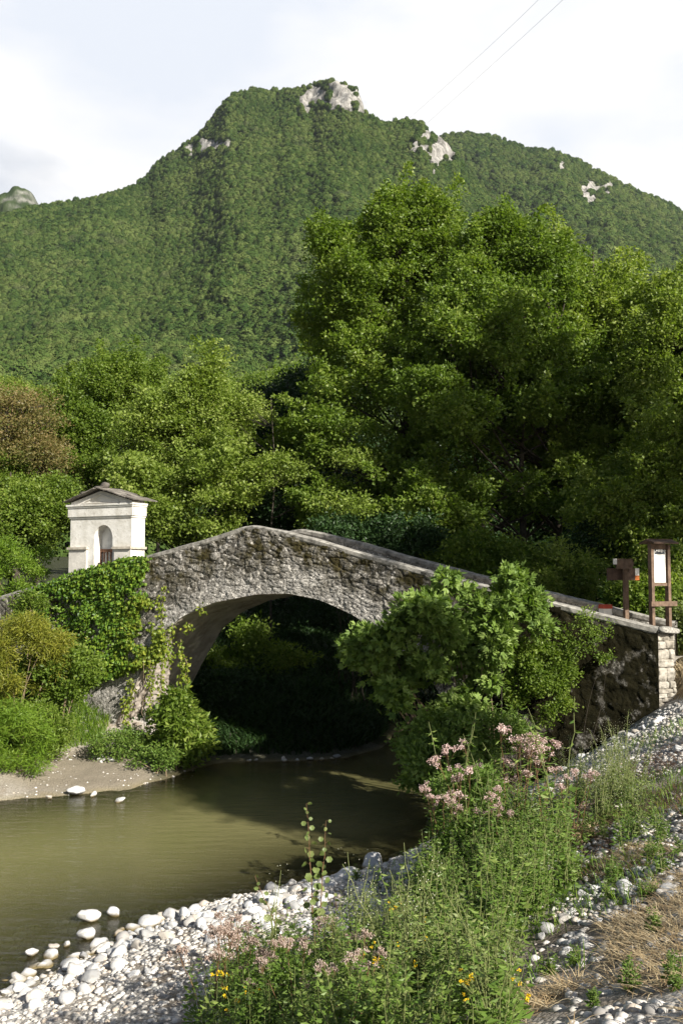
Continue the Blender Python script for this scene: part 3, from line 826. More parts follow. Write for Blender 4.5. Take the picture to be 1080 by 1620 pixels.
def quoins():
    mb = MB(); rng = np.random.default_rng(5)
    P0 = np.array([6.60, 20.03]); P1 = np.array([7.02, 20.17]); d = P1 - P0; nrm = np.array([-d[1], d[0]]) / np.linalg.norm(d)
    z = 2.0; k = 0
    ztop = float(top_z(0.0)) - .16
    core = MB(); c0 = P0 + nrm * .20 + d * .5
    mb.box((c0[0], c0[1], (1.6 + ztop) / 2 - .05), (.34, .32, ztop - 1.6), math.atan2(d[1], d[0]), a=.1)
    def rough_block(c, size, rz):
        n = 7; g = np.linspace(-1, 1, n); a_, b_ = np.meshgrid(g, g, indexing='ij'); o_ = np.ones_like(a_); Vs = []; Fs = []
        for k_, (p_, q_, r_) in enumerate(((a_, b_, o_), (b_, a_, -o_), (o_, a_, b_), (-o_, b_, a_), (b_, o_, a_), (a_, -o_, b_))):
            Vs.append(np.stack([p_, q_, r_], -1).reshape(-1, 3)); i_ = np.arange(n - 1)[:, None] * n + np.arange(n - 1)[None]
            Fs.append(np.stack([i_, i_ + n, i_ + n + 1, i_ + 1], -1).reshape(-1, 4) + k_ * n * n)
        V = np.concatenate(Vs); L4 = (np.abs(V) ** 6).sum(1, keepdims=True) ** (1 / 6); V = V / L4
        sd = rng.uniform(0, 99); V = V * np.array(size) / 2
        V = V + .022 * np.stack([fbm(V[:, 0] * 9 + sd, V[:, 1] * 9, V[:, 2] * 9, seed=k_) for k_ in (1, 2, 3)], 1) * 1.6
        cs, sn = math.cos(rz), math.sin(rz); V = np.stack([V[:, 0] * cs - V[:, 1] * sn, V[:, 0] * sn + V[:, 1] * cs, V[:, 2]], 1) + c
        mb.add(V, np.concatenate(Fs), rng.random())
    while z < ztop:
        h = min(rng.uniform(.09, .30), ztop - z + .03)
        fr = rng.uniform(.25, .75) if k % 3 else rng.uniform(.75, 1.0)
        for a, b in ((0, fr), (fr, 1.0)):
            if b - a < .12: continue
            c = P0 + d * (a + b) / 2 + nrm * (.16 + rng.uniform(-.02, .02))
            rough_block((c[0], c[1], z + h / 2 + rng.uniform(-.01, .01)), ((b - a) * .46 + .02, .38, h + .01), math.atan2(d[1], d[0]) + rng.uniform(-.1, .1))
        z += h; k += 1
    o = mb.build('end_pier', None, bridge)
    o.data.transform(Matrix.Translation((-B0[0], -B0[1], 0)))
    me = o.data
    t = NT('quoin_stone'); n = t.noise(7, 6, .65)
    c = t.mix(t.attr('rnd'), t.ramp(n, [(0.35, (0.09, 0.08, 0.06)), (0.65, (0.40, 0.36, 0.30))]), t.ramp(n, [(0.35, (0.2, 0.18, 0.15)), (0.65, (0.52, 0.49, 0.43))]))
    t.color(c); t.bs.inputs['Roughness'].default_value = .9; t.bump(n, .6, .03)
    me.materials.append(t.m)
quoins()
e0 = bp(-.18, .2, float(top_z(0)) - .06)
ml = rock_mesh('cap_end_stone', 3, 3, .5); eo = link('cap_end_stone', ml, M['cap'], bridge)
eo.location = e0 - np.array([B0[0], B0[1], 0]); eo.scale = (.27, .24, .19); eo.rotation_euler = (0, 0, .3)

# ------------------------------------------------------------------ shrine
def shrine():
    fx = at(208, 867, 28.4)         # near right corner of the front
    ang = math.atan2(-BU[1], -BU[0])   # local +x runs along the bridge to the right
    wid = 2.40; dep = .62
    zb = 4.1; z0 = fx[2]
    u = np.array([-BU[0], -BU[1]])
    org = np.array([fx[0], fx[1]]) - u * wid
    t = thing('roadside_shrine', 'small white plastered shrine with slate gable roof beside the left end of the bridge', 'shrine', (org[0], org[1], zb), ang)
    zl = lambda py: at(208, py, 28.4)[2] - zb
    zband = zl(868); zc0 = zl(818); zc1 = zl(797); zap = zl(768); zeave = zl(795)
    pm = NT('lime_plaster'); n = pm.noise(2.2, 7, .65); n2 = pm.noise(11, 6, .7)
    c = pm.mix(pm.ramp(n, [(0.42, 0.0), (0.62, 1.0)]), (0.74, 0.725, 0.69), (0.56, 0.54, 0.49))
    c = pm.mix(pm.ramp(n2, [(0.56, 0.0), (0.68, .65)]), c, (0.36, 0.32, 0.27))
    sepn = pm.new('ShaderNodeSeparateXYZ'); pm.lk(pm.coord('Object'), sepn.inputs[0])
    drip = pm.ramp(pm.noise(5, 5, .7), [(0.52, 0.0), (0.66, 1.0)])
    topm = pm.new('ShaderNodeMapRange'); topm.inputs['From Min'].default_value = zc1 - .05; topm.inputs['From Max'].default_value = zc1 + .5; pm.lk(sepn.outputs['Z'], topm.inputs['Value'])
    c = pm.mix(pm.math('MULTIPLY', topm.outputs[0], .75), c, pm.mix(n2, (0.30, 0.28, 0.24), (0.55, 0.52, 0.46)))
    pm.color(c); pm.bs.inputs['Roughness'].default_value = .9; pm.bs.inputs['Specular IOR Level'].default_value = .2; pm.bump(pm.math('ADD', n, n2), .5, .02)
    plaster = pm.m
    # front wall with arched niche: cells around the opening
    nx0, nx1 = wid * .40, wid * .70
    zsp = zl(851); rr = (nx1 - nx0) / 2; ncx = (nx0 + nx1) / 2; znb = .25
    mb = MB()
    gab = zc1 + .42
    th = .34
    def front_poly(x, side):   # top of the wall at x (the gable line)
        return zc1 + .10 + .34 * (1 - abs(x - wid / 2) / (wid / 2))
    def slab(x0, x1, za0, za1, zt0, zt1, y0=0.0, y1=th):
        V = [(x0, y0, za0), (x1, y0, za1), (x1, y0, zt1), (x0, y0, zt0), (x0, y1, za0), (x1, y1, za1), (x1, y1, zt1), (x0, y1, zt0)]
        mb.add(V, [[0, 1, 2, 3], [5, 4, 7, 6], [3, 2, 6, 7], [0, 4, 5, 1]])
    slab(0, nx0, 0, 0, front_poly(0, 0), front_poly(nx0, 0)); slab(nx1, wid, 0, 0, front_poly(nx1, 0), front_poly(wid, 0))
    mb.add([(0, 0, 0), (0, dep, 0), (0, dep, front_poly(0, 0)), (0, 0, front_poly(0, 0))], [[0, 3, 2, 1]])
    mb.add([(wid, 0, 0), (wid, dep, 0), (wid, dep, front_poly(0, 0)), (wid, 0, front_poly(0, 0))], [[0, 1, 2, 3]])
    mb.add([(0, dep, 0), (wid, dep, 0), (wid, dep, front_poly(0, 0)), (wid / 2, dep, front_poly(wid / 2, 0)), (0, dep, front_poly(0, 0))], [[0, 2, 1, 1], [0, 4, 3, 2]])
    mb.add([(nx0, 0, 0), (nx0, th, 0), (nx0, th, zsp), (nx0, 0, zsp)], [[0, 1, 2, 3]])
    mb.add([(nx1, 0, 0), (nx1, th, 0), (nx1, th, zsp), (nx1, 0, zsp)], [[0, 3, 2, 1]])
    K = 16
    for k in range(K):
        a0, a1 = math.pi * (1 - k / K), math.pi * (1 - (k + 1) / K)
        xa, xb = ncx + rr * math.cos(a0), ncx + rr * math.cos(a1)
        za, zb_ = zsp + rr * 1.15 * math.sin(a0), zsp + rr * 1.15 * math.sin(a1)
        slab(xa, xb, za, zb_, front_poly(xa, 0), front_poly(xb, 0))
    # niche floor and back
    mb.box((ncx, th / 2 + .01, znb / 2), (nx1 - nx0, th - .02, znb))
    w = mb.build('wall', plaster, t)
    nb = MB(); nb.add([(nx0 - .05, th, 0), (nx1 + .05, th, 0), (nx1 + .05, th, zsp + rr * 1.3), (nx0 - .05, th, zsp + rr * 1.3)], [[0, 1, 2, 3]])
    nb.build('niche_back', simple_mat('niche_plaster', (0.50, 0.50, 0.50), (0.72, 0.72, 0.71), 4, .9, .2), t)
    # pilasters below the band, band, cornice
    tr = MB(); e = .025
    wp = simple_mat('worn_plaster', (0.48, 0.46, 0.42), (0.74, 0.71, 0.65), 5, .9, .5, .02)
    tr.box((nx0 / 2 - .13, -e, zband / 2), (nx0 - .26, .06, zband)); tr.build('pilaster', wp, t)
    tr = MB(); tr.box(((nx1 + wid) / 2 + .06, -e, zband / 2), (wid - nx1 - .10, .06, zband)); tr.build('pilaster', wp, t)
    bd = MB()
    wb = simple_mat('weathered_band', (0.30, 0.27, 0.22), (0.60, 0.55, 0.47), 6, .9, .4)
    bd.box((nx0 / 2 - .13, -.05, zband + .03), (nx0 - .18, .12, .07)); bd.build('band', wb, t)
    bd = MB(); bd.box(((nx1 + wid) / 2 + .05, -.05, zband + .03), (wid - nx1 + .0, .12, .07))
    bd.box((wid + .03, dep / 2, zband + .03), (.08, dep + .04, .07))
    bd.build('band', wb, t)
    co = MB()
    for (z, h, o) in ((zc0, .05, .03), (zc0 + .055, zc1 - zc0 - .13, .06), (zc1 - .07, .05, .085), (zc1 - .02, .055, .11)):
        co.box((wid / 2, -o / 2 + .02, z + h / 2), (wid + 2 * o, o + .04, h))
        co.box((wid + o / 2 - .02, dep / 2, z + h / 2 + .001), (o + .04, dep, h))
    co.build('cornice', plaster, t)
    # raised tympanum frame
    ty = MB(); zt = zc1 + .09
    for sx in (-1, 1):
        p0 = np.array([wid / 2 + sx * wid * .30, zt]); p1 = np.array([wid / 2, zt + .24]); c_ = (p0 + p1) / 2; L = np.linalg.norm(p1 - p0)
        ty.box((c_[0], -.01, c_[1]), (L, .05, .028), ry=math.atan2(p1[1] - p0[1], p0[0] - p1[0]) if sx > 0 else -math.atan2(p1[1] - p0[1], p1[0] - p0[0]))
    ty.box((wid / 2, -.01, zt - .01), (wid * .62, .05, .025))
    ty.build('tympanum', plaster, t)
    # roof of overlapping slate slabs
    sl = MB(); rng = np.random.default_rng(3)
    eave = .17; zE = zc1 + .10; zA = zc1 + .50
    for sx in (-1, 1):
        for layer in range(5):
            f0 = layer / 5; f1 = f0 + .30
            y = -.20
            while y < dep + .15:
                wy = rng.uniform(.25, .5)
                xa = wid / 2 + sx * (wid / 2 + eave) * (1 - f0); xb = wid / 2 + sx * (wid / 2 + eave) * max(0, 1 - f1)
                za = zE + (zA - zE) * f0 + .02; zb2 = zE + (zA - zE) * min(1, f1) + .03
                cx, cz = (xa + xb) / 2, (za + zb2) / 2; L = math.hypot(xb - xa, zb2 - za) + rng.uniform(0, .08)
                sl.box((cx, y + wy / 2 + rng.uniform(-.03, .03), cz + rng.uniform(0, .012)), (L, wy - .015, rng.uniform(.022, .038)), rng.uniform(-.05, .05), 0, (1 if sx > 0 else -1) * math.atan2(zb2 - za, abs(xa - xb)) + rng.uniform(-.03, .03), a=rng.random())
                y += wy
    rt = NT('slate'); n = rt.noise(6, 6, .65)
    c = rt.mix(rt.attr('rnd'), rt.ramp(n, [(0.3, (0.04, 0.035, 0.03)), (0.7, (0.17, 0.15, 0.13))]), rt.ramp(n, [(0.3, (0.10, 0.09, 0.075)), (0.7, (0.34, 0.31, 0.27))]))
    rt.color(c); rt.bs.inputs['Roughness'].default_value = .85; rt.bump(n, .6, .02)
    rf = sl.build('roof', rt.m, t)
    for (xx, yy, zz, s) in ((wid * .52, .1, zA + .10, (.20, .18, .17)), (wid * .23, -.02, zE + .30, (.20, .15, .07)), (wid * .92, .1, zE + .16, (.12, .10, .08)), (wid * .46, .0, zA + .055, (.26, .16, .05))):
        o = link('weight_stone', rock_mesh('weight_stone', int(xx * 100), 2, .9), rt.m, rf); o.location = (xx, yy, zz); o.scale = s
    # gate
    g = MB()
    for k in range(6):
        x = nx0 + .03 + (nx1 - nx0 - .06) * k / 5
        g.box((x, th - .06, znb + (zl(872) - znb) / 2), (.035, .03, zl(872) - znb))
    g.box((ncx, th - .06, zl(870)), (nx1 - nx0 - .02, .045, .09)); g.box((ncx, th - .05, znb + .25), (nx1 - nx0 - .02, .04, .05))
    g.box((ncx, th - .03, znb + .3), (nx1 - nx0 - .03, .012, .6 + (zl(872) - znb) * .5))
    g.build('gate', simple_mat('rusty_gate', (0.10, 0.045, 0.025), (0.28, 0.14, 0.08), 12, .8, .3), t)
    return t
shrine()

# ------------------------------------------------------------------ signs
M['wood'] = simple_mat('brown_wood', (0.075, 0.047, 0.032), (0.20, 0.135, 0.092), 9, .75, .3)
M['wood_dark'] = simple_mat('dark_wood', (0.045, 0.028, 0.020), (0.11, 0.07, 0.05), 9, .75, .3)
M['white_paint'] = simple_mat('white_paint', (0.66, 0.65, 0.61), (0.82, 0.81, 0.78), 5, .6, .05)
M['red_paint'] = simple_mat('red_paint', (0.36, 0.05, 0.03), (0.5, 0.09, 0.05), 8, .7, .1)
M['orange_paint'] = simple_mat('orange_paint', (0.45, 0.13, 0.03), (0.60, 0.20, 0.05), 8, .7, .1)
M['black_ink'] = simple_mat('black_print', (0.035, 0.04, 0.05), (0.06, 0.065, 0.075), 8, .6, .0)
def arrow_sign():
    D = 22.6
    p = at(990, 985, D); top = at(990, 884, D)[2]; zb = gz1(p[0], p[1]) - .1
    t = thing('signpost', 'brown wooden trail signpost with two blank boards pointing left and right', 'signpost', (p[0], p[1], zb), R(14))
    H = top - zb; k = D / F_PX
    m = MB(); m.box((0, 0, H / 2), (.10, .10, H)); m.build('post', M['wood'], t)
    def board(x0px, x1px, y0, y1, tipdir, yoff, capw, name='arrow_board'):
        xa = (x0px - 990) * k * 1.03; xb = (x1px - 990) * k * 1.03; za = at(990, y1, D)[2] - zb; zt = at(990, y0, D)[2] - zb
        b = MB(); 
        if tipdir > 0: poly = [(xa, za), (xb - .05, za), (xb, (za + zt) / 2), (xb - .05, zt), (xa, zt)]
        else: poly = [(xa, za), (xb, za), (xb, zt), (xa, zt)]
        b.prism(poly, yoff - .02, yoff + .02)
        o = b.build(name, M['wood_dark'] if capw > 0 else M['wood'], t)
        e = MB()
        if capw > 0:   # white over orange end on the right
            e.box((xb + .055, yoff, za + (zt - za) * .70), (.11, .044, (zt - za) * .60)); e.build('white_end', M['white_paint'], o)
            e = MB(); e.box((xb + .055, yoff, za + (zt - za) * .20), (.11, .044, (zt - za) * .40)); e.build('orange_end', M['orange_paint'], o)
        else:
            e.box((xa - .04, yoff, za + (zt - za) * .72), (.08, .044, (zt - za) * .56)); e.build('white_end', M['white_paint'], o)
    board(972, 1001, 884, 900, 1, -.085, -1)
    board(962, 1009, 899, 918, 0, .085, 1)
arrow_sign()
def info_board():
    D = 21.8
    p = at(1044, 985, D); zb = gz1(p[0], p[1]) - .1; rz = R(22)
    t = thing('info_board', 'tall brown wooden notice board with small roof and white poster', 'notice board', (p[0], p[1], zb), rz)
    z = lambda py: at(1044, py, D)[2] - zb
    hw = .235 ; H = z(861)
    for sx in (-1, 1):
        m = MB(); m.box((sx * hw, 0, H / 2), (.075, .12, H)); m.build('post', M['wood'], t)
    m = MB(); m.box((0, 0, z(865)), (2 * hw - .094, .07, z(861) - z(869))); m.build('top_rail', M['wood'], t)
    m = MB(); m.box((0, 0, z(924.5)), (2 * hw - .094, .07, z(922) - z(927))); m.build('lower_rail', M['wood'], t)
    m = MB(); m.box((.02, -.10, z(955)), (2 * hw + .26, .05, .11)); m.build('cross_rail', M['wood'], t)
    m = MB(); m.box((0, .012, (z(868) + z(922)) / 2), (2 * hw - .094, .03, z(868) - z(922) + .01)); pn = m.build('backing_panel', M['wood'], t)
    po = MB(); pw = 2 * hw - .15; zt, zb2 = z(867), z(921.5)
    po.box((0, -.012, (zt + zb2) / 2), (pw, .012, zt - zb2)); ps = po.build('poster', M['white_paint'], t)
    hd = MB(); hh = (zt - zb2) * .165
    hd.box((0, -.0205, zt - hh / 2 - .012), (pw - .03, .004, hh)); hd.build('poster_header', M['black_ink'], ps)
    # the header's photo strip and faint marks, as small white patches
    sp = MB(); rng = np.random.default_rng(2)
    for x0, w_, zz, h_ in ((-.085, .035, .35, .28), (-.015, .075, .38, .42), (.055, .035, .42, .55), (.09, .018, .36, .3), (-.12, .016, .6, .16)):
        sp.box((x0, -.0245, zt - .012 - hh * zz), (w_, .004, hh * h_))
    sp.build('header_print', M['white_paint'], ps)
    sp = MB()
    for x0, zz in ((-.02, .27), (-.05, .42), (-.09, .33), (.0, .72)):
        sp.box((x0, -.0195, zt - (zt - zb2) * zz), (.028, .003, .022))
    sp.build('faded_print', simple_mat('faded_print', (.55, .50, .46), (.66, .62, .58), 9), ps)
    rf = MB()
    for sx in (-1, 1): rf.box((0, sx * .13, z(857)), (2 * hw + .24, .27, .03), 0, -sx * R(17))
    rf.box((0, 0, z(857) + .05), (2 * hw + .26, .06, .03))
    rf.build('roof', M['wood_dark'], t)
info_board()
tp = at(957, 966, 22.9)
tm = thing('trail_marker', 'small stone block painted red over white beside the signpost', 'trail marker', (tp[0], tp[1], tp[2] - .03), R(20))
m = MB(); m.box((0, 0, .0), (.24, .2, .16)); m.build('white_stripe', M['white_paint'], tm)
m = MB(); m.box((0, 0, .13), (.26, .22, .10), taper=.92); m.build('red_stripe', M['red_paint'], tm)
# the marker's stone foot reaches the wall behind it
m = MB(); m.box((0, .02, -.30), (.3, .26, .45)); m.build('stone_foot', M['cap'], tm)

# ------------------------------------------------------------------ trees
def spray_leaves(C, Rr, n, L, W, rng, flat=0.45, droop=0.0, up=0.35, lift=.0, nz=1.0):
    """C: spray centres (k,3), n leaves around each"""
    k = len(C)
    off = rng.normal(size=(k, n, 3)) * np.array([1, 1, flat])
    P = C[:, None, :] + off * np.asarray(Rr).reshape(-1, 1, 1) * .55
    P = P.reshape(-1, 3)
    Dv = off.reshape(-1, 3) * .8 + rng.normal(size=(k * n, 3)) * .8; Dv[:, 2] += lift - droop
    N = rng.normal(size=(k * n, 3)) * .85; N[:, 2] += nz * .7
    m = k * n
    V, F = leaf_quads(P, Dv, N, rng.uniform(.7, 1.2, m) * L, rng.uniform(.7, 1.15, m) * W)
    return V, F, P

def tree(name, label, cat, base, ells, mat, seed, n_lump=40, n_spray=24, n_leaf=26, L=.145, W=.11, lump_r=(.9, 1.5), trunk_r=.16, group=None, trunks=None, flat=.45, spray_r=.42, shell=.35, tips=0, lflat=.72, droop=0.0, leafnz=1.0):
    """ells: list of (centre xyz, radii xyz, weight)"""
    rng = np.random.default_rng(seed)
    base = np.array(base, float)
    t = thing(name, label, cat, base, 0, group)
    wts = np.array([e[2] for e in ells], float); wts /= wts.sum()
    pick = rng.choice(len(ells), n_lump, p=wts)
    C = np.array([ells[i][0] for i in pick], float); Rd = np.array([ells[i][1] for i in pick], float)
    d = rand_dir(n_lump, 1, 0, rng); rad = shell + (1 - shell) * rng.random(n_lump) ** .6
    LC = C + d * Rd * rad[:, None]
    LR = rng.uniform(*lump_r, n_lump)
    outd = norm((LC - C) / Rd + np.array([0, 0, .25]))
    # sprays over each lump, biased outwards and up
    sd = rand_dir(n_lump * n_spray, 1, 0, rng).reshape(n_lump, n_spray, 3) + outd[:, None, :] * .8
    sd = norm(sd)
    SC = LC[:, None, :] + sd * LR[:, None, None] * rng.uniform(.45, 1.05, (n_lump, n_spray, 1)) * np.array([1, 1, lflat])
    SCf = SC.reshape(-1, 3)
    if tips:   # upright leading shoots on the upper crown
        oo = (LC - LC.mean(0)) / (LC.std(0) + .1); sco = np.linalg.norm(oo[:, :2], axis=1) * .8 + oo[:, 2]
        hi_i = np.argsort(-sco)[:max(6, int(n_lump * .8))][rng.integers(0, max(6, int(n_lump * .8)), tips)]
        ax = norm(np.array([0, 0, 1.0]) + norm(oo[hi_i]) * .9 + rng.normal(size=(tips, 3)) * .18)
        hh = LC[hi_i] + rng.normal(size=(tips, 3)) * .35
        col = hh[:, None, :] + ax[:, None, :] * (LR[hi_i] * .6)[:, None, None] + ax[:, None, :] * np.linspace(.1, .95, 6)[None, :, None] * rng.uniform(.4, 1.15, (tips, 1, 1))
        SCf = np.concatenate([SCf, col.reshape(-1, 3)])
    rr = rng.uniform(.75, 1.2, len(SCf)) * spray_r
    if tips: rr[-tips * 6:] *= np.tile([1.0, .85, .7, .55, .45, .35], tips)
    V, F, P = spray_leaves(SCf, rr, n_leaf, L, W, rng, flat=flat, droop=droop, nz=leafnz)
    rnd = np.repeat(np.clip(rng.normal(.5, .2, len(SCf)), 0, 1), n_leaf) * .6 + rng.random(len(P)) * .4
    me = np_mesh('crown', V - base, F, {'rnd': np.repeat(rnd, 4)})
    link('crown', me, mat, t)
    # wood
    mb = MB()
    trunks = trunks or [(base, max(e[0][2] + e[1][2] * .5 for e in ells) - base[2], ells[0][0])]
    tr_pts = []
    for (b, h, topc) in trunks:
        b = np.array(b, float); topc = np.array(topc, float)
        k = 9; f = np.linspace(0, 1, k)[:, None]
        pts = b + (np.array([topc[0], topc[1], b[2] + h]) - b) * f + np.array([1, 1, 0]) * .25 * np.stack([vnoise(f[:, 0] * 3 + seed, f[:, 0] * 0, seed=1), vnoise(f[:, 0] * 3 + seed, f[:, 0] * 0 + 9, seed=2), f[:, 0] * 0], 1) * f
        pts[0, 2] -= .4
        mb.tube(pts, trunk_r * (1.15 - f[:, 0] * .95), 8)
        tr_pts.append(pts)
    tm_ = mb.build('trunk', M['bark'], t, smooth=True); tm_.data.transform(Matrix.Translation(-Vector(base)))
    lb = MB()
    for q in range(n_lump):
        pts = tr_pts[rng.integers(0, len(tr_pts))]
        zt = LC[q, 2] - np.hypot(LC[q, 0] - pts[:, 0].mean(), LC[q, 1] - pts[:, 1].mean()) * .55
        j = int(np.clip(np.argmin(np.abs(pts[:, 2] - zt)), 1, len(pts) - 2)); a = pts[j]
        mid = (a + LC[q]) / 2 + np.array([0, 0, -.25]) + rng.normal(size=3) * .15
        f = np.linspace(0, 1, 6)[:, None]
        cv = a * (1 - f) ** 2 + 2 * mid * f * (1 - f) + LC[q] * f ** 2
        lb.tube(cv, trunk_r * (.36 - .26 * f[:, 0]), 5)
        for s in rng.choice(n_spray, min(5, n_spray), replace=False):
            lb.tube(np.stack([LC[q], (LC[q] + SC[q, s]) / 2 + rng.normal(size=3) * .08, SC[q, s]]), [trunk_r * .11, trunk_r * .07, trunk_r * .03], 4)
    lo = lb.build('branches', M['bark'], t); lo.data.transform(Matrix.Translation(-Vector(base)))
    return t

def gb(px, D):
    """foot of a tree seen at column px, depth D"""
    x = (px - 540) / F_PX * D
    return (x, D, gz1(x, D))
def ell(px, py, D, rpx, rpy, ry=None, w=None):
    c = at(px, py, D); k = D / F_PX
    rx, rz = rpx * k, rpy * k; ry = rx * .85 if ry is None else ry
    return (tuple(c), (rx, ry, rz), w or rx * rz)

GB = 'tall alders behind the bridge'
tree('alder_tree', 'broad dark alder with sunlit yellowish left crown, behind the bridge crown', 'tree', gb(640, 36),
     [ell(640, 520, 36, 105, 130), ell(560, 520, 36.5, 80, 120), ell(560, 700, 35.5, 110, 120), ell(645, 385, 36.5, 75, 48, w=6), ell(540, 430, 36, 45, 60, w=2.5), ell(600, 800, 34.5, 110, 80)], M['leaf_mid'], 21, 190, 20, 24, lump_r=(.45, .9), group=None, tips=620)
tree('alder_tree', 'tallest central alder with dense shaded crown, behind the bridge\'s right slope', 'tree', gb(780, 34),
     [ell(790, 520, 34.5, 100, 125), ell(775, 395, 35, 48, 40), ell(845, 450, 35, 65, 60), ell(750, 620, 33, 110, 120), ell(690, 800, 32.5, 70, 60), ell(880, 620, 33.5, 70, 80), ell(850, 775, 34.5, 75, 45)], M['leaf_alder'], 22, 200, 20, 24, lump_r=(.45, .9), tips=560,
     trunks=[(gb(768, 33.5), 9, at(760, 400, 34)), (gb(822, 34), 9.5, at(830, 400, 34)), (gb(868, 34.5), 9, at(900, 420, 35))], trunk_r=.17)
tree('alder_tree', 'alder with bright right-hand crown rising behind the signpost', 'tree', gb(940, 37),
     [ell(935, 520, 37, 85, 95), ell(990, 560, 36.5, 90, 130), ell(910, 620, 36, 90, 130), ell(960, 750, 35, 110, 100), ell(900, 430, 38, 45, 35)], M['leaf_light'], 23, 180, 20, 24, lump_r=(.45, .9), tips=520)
tree('alder_tree', 'bright green alder at the right edge behind the notice board', 'tree', gb(1100, 31),
     [ell(1085, 620, 32, 75, 120), ell(1060, 780, 30, 75, 100), ell(1110, 540, 33, 60, 80), ell(1000, 840, 29.5, 70, 60), ell(1120, 850, 29, 80, 70)], M['leaf_light'], 24, 150, 20, 24, L=.13, W=.10, lump_r=(.4, .8), tips=400)
# to the left
tree('slender_tree', 'slender pale green tree with pointed top, right behind the shrine', 'tree', gb(300, 36),
     [ell(305, 715, 36, 65, 75), ell(316, 625, 36, 20, 32, w=1.6), ell(260, 720, 36, 60, 70), ell(330, 790, 34, 65, 65), ell(250, 800, 33.5, 45, 60)], M['leaf_light'], 31, 110, 24, 24, L=.13, W=.10, lump_r=(.35, .7), tips=260, trunk_r=.1)
tree('leafy_tree', 'rounded mid-green tree between rusty tree and slender tree', 'tree', gb(170, 45),
     [ell(160, 665, 45, 90, 60), ell(190, 615, 45, 60, 32, w=4), ell(110, 700, 44, 70, 70), ell(210, 720, 44, 70, 70), ell(150, 780, 42, 80, 60)], M['leaf_mid'], 32, 120, 24, 24, L=.14, W=.10, lump_r=(.5, 1.0), tips=280)
tree('rusty_tree', 'rusty brown-green tree with sparse crown at the left edge', 'tree', gb(20, 39),
     [ell(25, 690, 39, 62, 78), ell(50, 740, 38.5, 45, 40), ell(-10, 650, 39, 50, 50)], M['leaf_rust'], 33, 70, 20, 18, L=.13, W=.06, lump_r=(.6, 1.1))
tree('leafy_tree', 'dark green tree low at the left edge, left of the shrine', 'tree', gb(30, 37),
     [ell(20, 830, 37, 75, 65), ell(70, 800, 37, 35, 40), ell(-20, 780, 38, 50, 60)], M['leaf_mid'], 34, 80, 24, 26, L=.13, W=.10, lump_r=(.6, 1.1))
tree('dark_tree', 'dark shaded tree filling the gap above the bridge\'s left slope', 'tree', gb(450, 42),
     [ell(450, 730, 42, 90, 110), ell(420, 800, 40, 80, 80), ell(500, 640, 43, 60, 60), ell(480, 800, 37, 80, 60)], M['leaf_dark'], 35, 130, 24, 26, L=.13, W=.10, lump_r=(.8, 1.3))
tree('drooping_tree', 'small light-leaved tree with sideways branches above the bridge crown', 'tree', gb(430, 34),
     [ell(430, 740, 34, 48, 22), ell(395, 650, 36, 32, 22), ell(560, 740, 33, 40, 16), ell(540, 810, 31.5, 45, 20)], M['leaf_light'], 36, 26, 16, 22, L=.11, W=.08, lump_r=(.35, .7), shell=.1, trunk_r=.045)
# a belt further back, each with its own crown
belt = [(-40, 60, 690, 90), (60, 66, 640, 80), (340, 62, 640, 70), (400, 70, 625, 70), (470, 66, 610, 80), (120, 80, 615, 60), (250, 85, 605, 60), (1090, 60, 600, 90), (380, 90, 600, 50), (10, 95, 600, 60)]
blab = ['pale bushy tree in the belt below the slope, at the left edge', 'olive-green tree in the belt behind the rusty tree', 'dull green tree seen right of the slender tree', 'olive tree at the foot of the slope above the dark gap',
        'green tree of the belt showing left of the big alder', 'small far tree above the rounded tree', 'small far tree behind the slender tree top', 'far tree at the right edge behind the bright alder', 'pale far tree at the slope foot, centre left', 'pale far tree at the slope foot, far left']
for k, (px, D, py, r) in enumerate(belt):
    tree('leafy_tree', blab[k], 'tree', gb(px, D), [ell(px, py + 35, D, r, r * .6), ell(px + 20, py + r, D, r, r * .8)], M['leaf_light'] if k % 2 else M['leaf_mid'], 60 + k, 34, 22, 22, L=.22, W=.17, lump_r=(1.0, 1.9), spray_r=.7, group='trees at the foot of the slope')

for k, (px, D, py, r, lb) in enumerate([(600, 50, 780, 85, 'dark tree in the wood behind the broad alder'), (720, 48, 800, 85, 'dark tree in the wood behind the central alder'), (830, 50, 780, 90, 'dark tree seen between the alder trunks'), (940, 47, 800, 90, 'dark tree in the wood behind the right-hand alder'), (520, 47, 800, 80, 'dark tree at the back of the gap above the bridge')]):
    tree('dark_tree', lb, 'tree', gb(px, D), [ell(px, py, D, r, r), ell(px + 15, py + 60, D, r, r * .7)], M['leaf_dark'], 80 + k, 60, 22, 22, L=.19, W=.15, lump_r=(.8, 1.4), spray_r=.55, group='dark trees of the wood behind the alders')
# unseen trees added on the right, crowns shaped to shade alders, river and bushes
tree('alder_tree', 'unseen alder added beyond the right edge to shade the tall alders', 'tree', (13.4, 24.0, gz1(13.4, 24.0)),
     [((13.2, 23.7, 14.5), (2.4, 2.4, 6.5), 3)], M['leaf_alder'], 71, 62, 22, 26, L=.16, W=.12, lump_r=(.7, 1.3))

def pq(p, q, z): return (SUN_V[0] * p - SUN_V[1] * q, SUN_V[1] * p + SUN_V[0] * q, z)
tree('alder_tree', 'unseen alder added above the right bank to shade the river', 'tree', (16.5, 7.0, gz1(16.5, 7.0)),
     [(pq(5.7, 13.6, 12.6), (1.0, 1.0, 2.3), 3)], M['leaf_alder'], 72, 34, 22, 26, L=.16, W=.12, lump_r=(.6, 1.0))  # added crown, set along the sun's path to shade the water

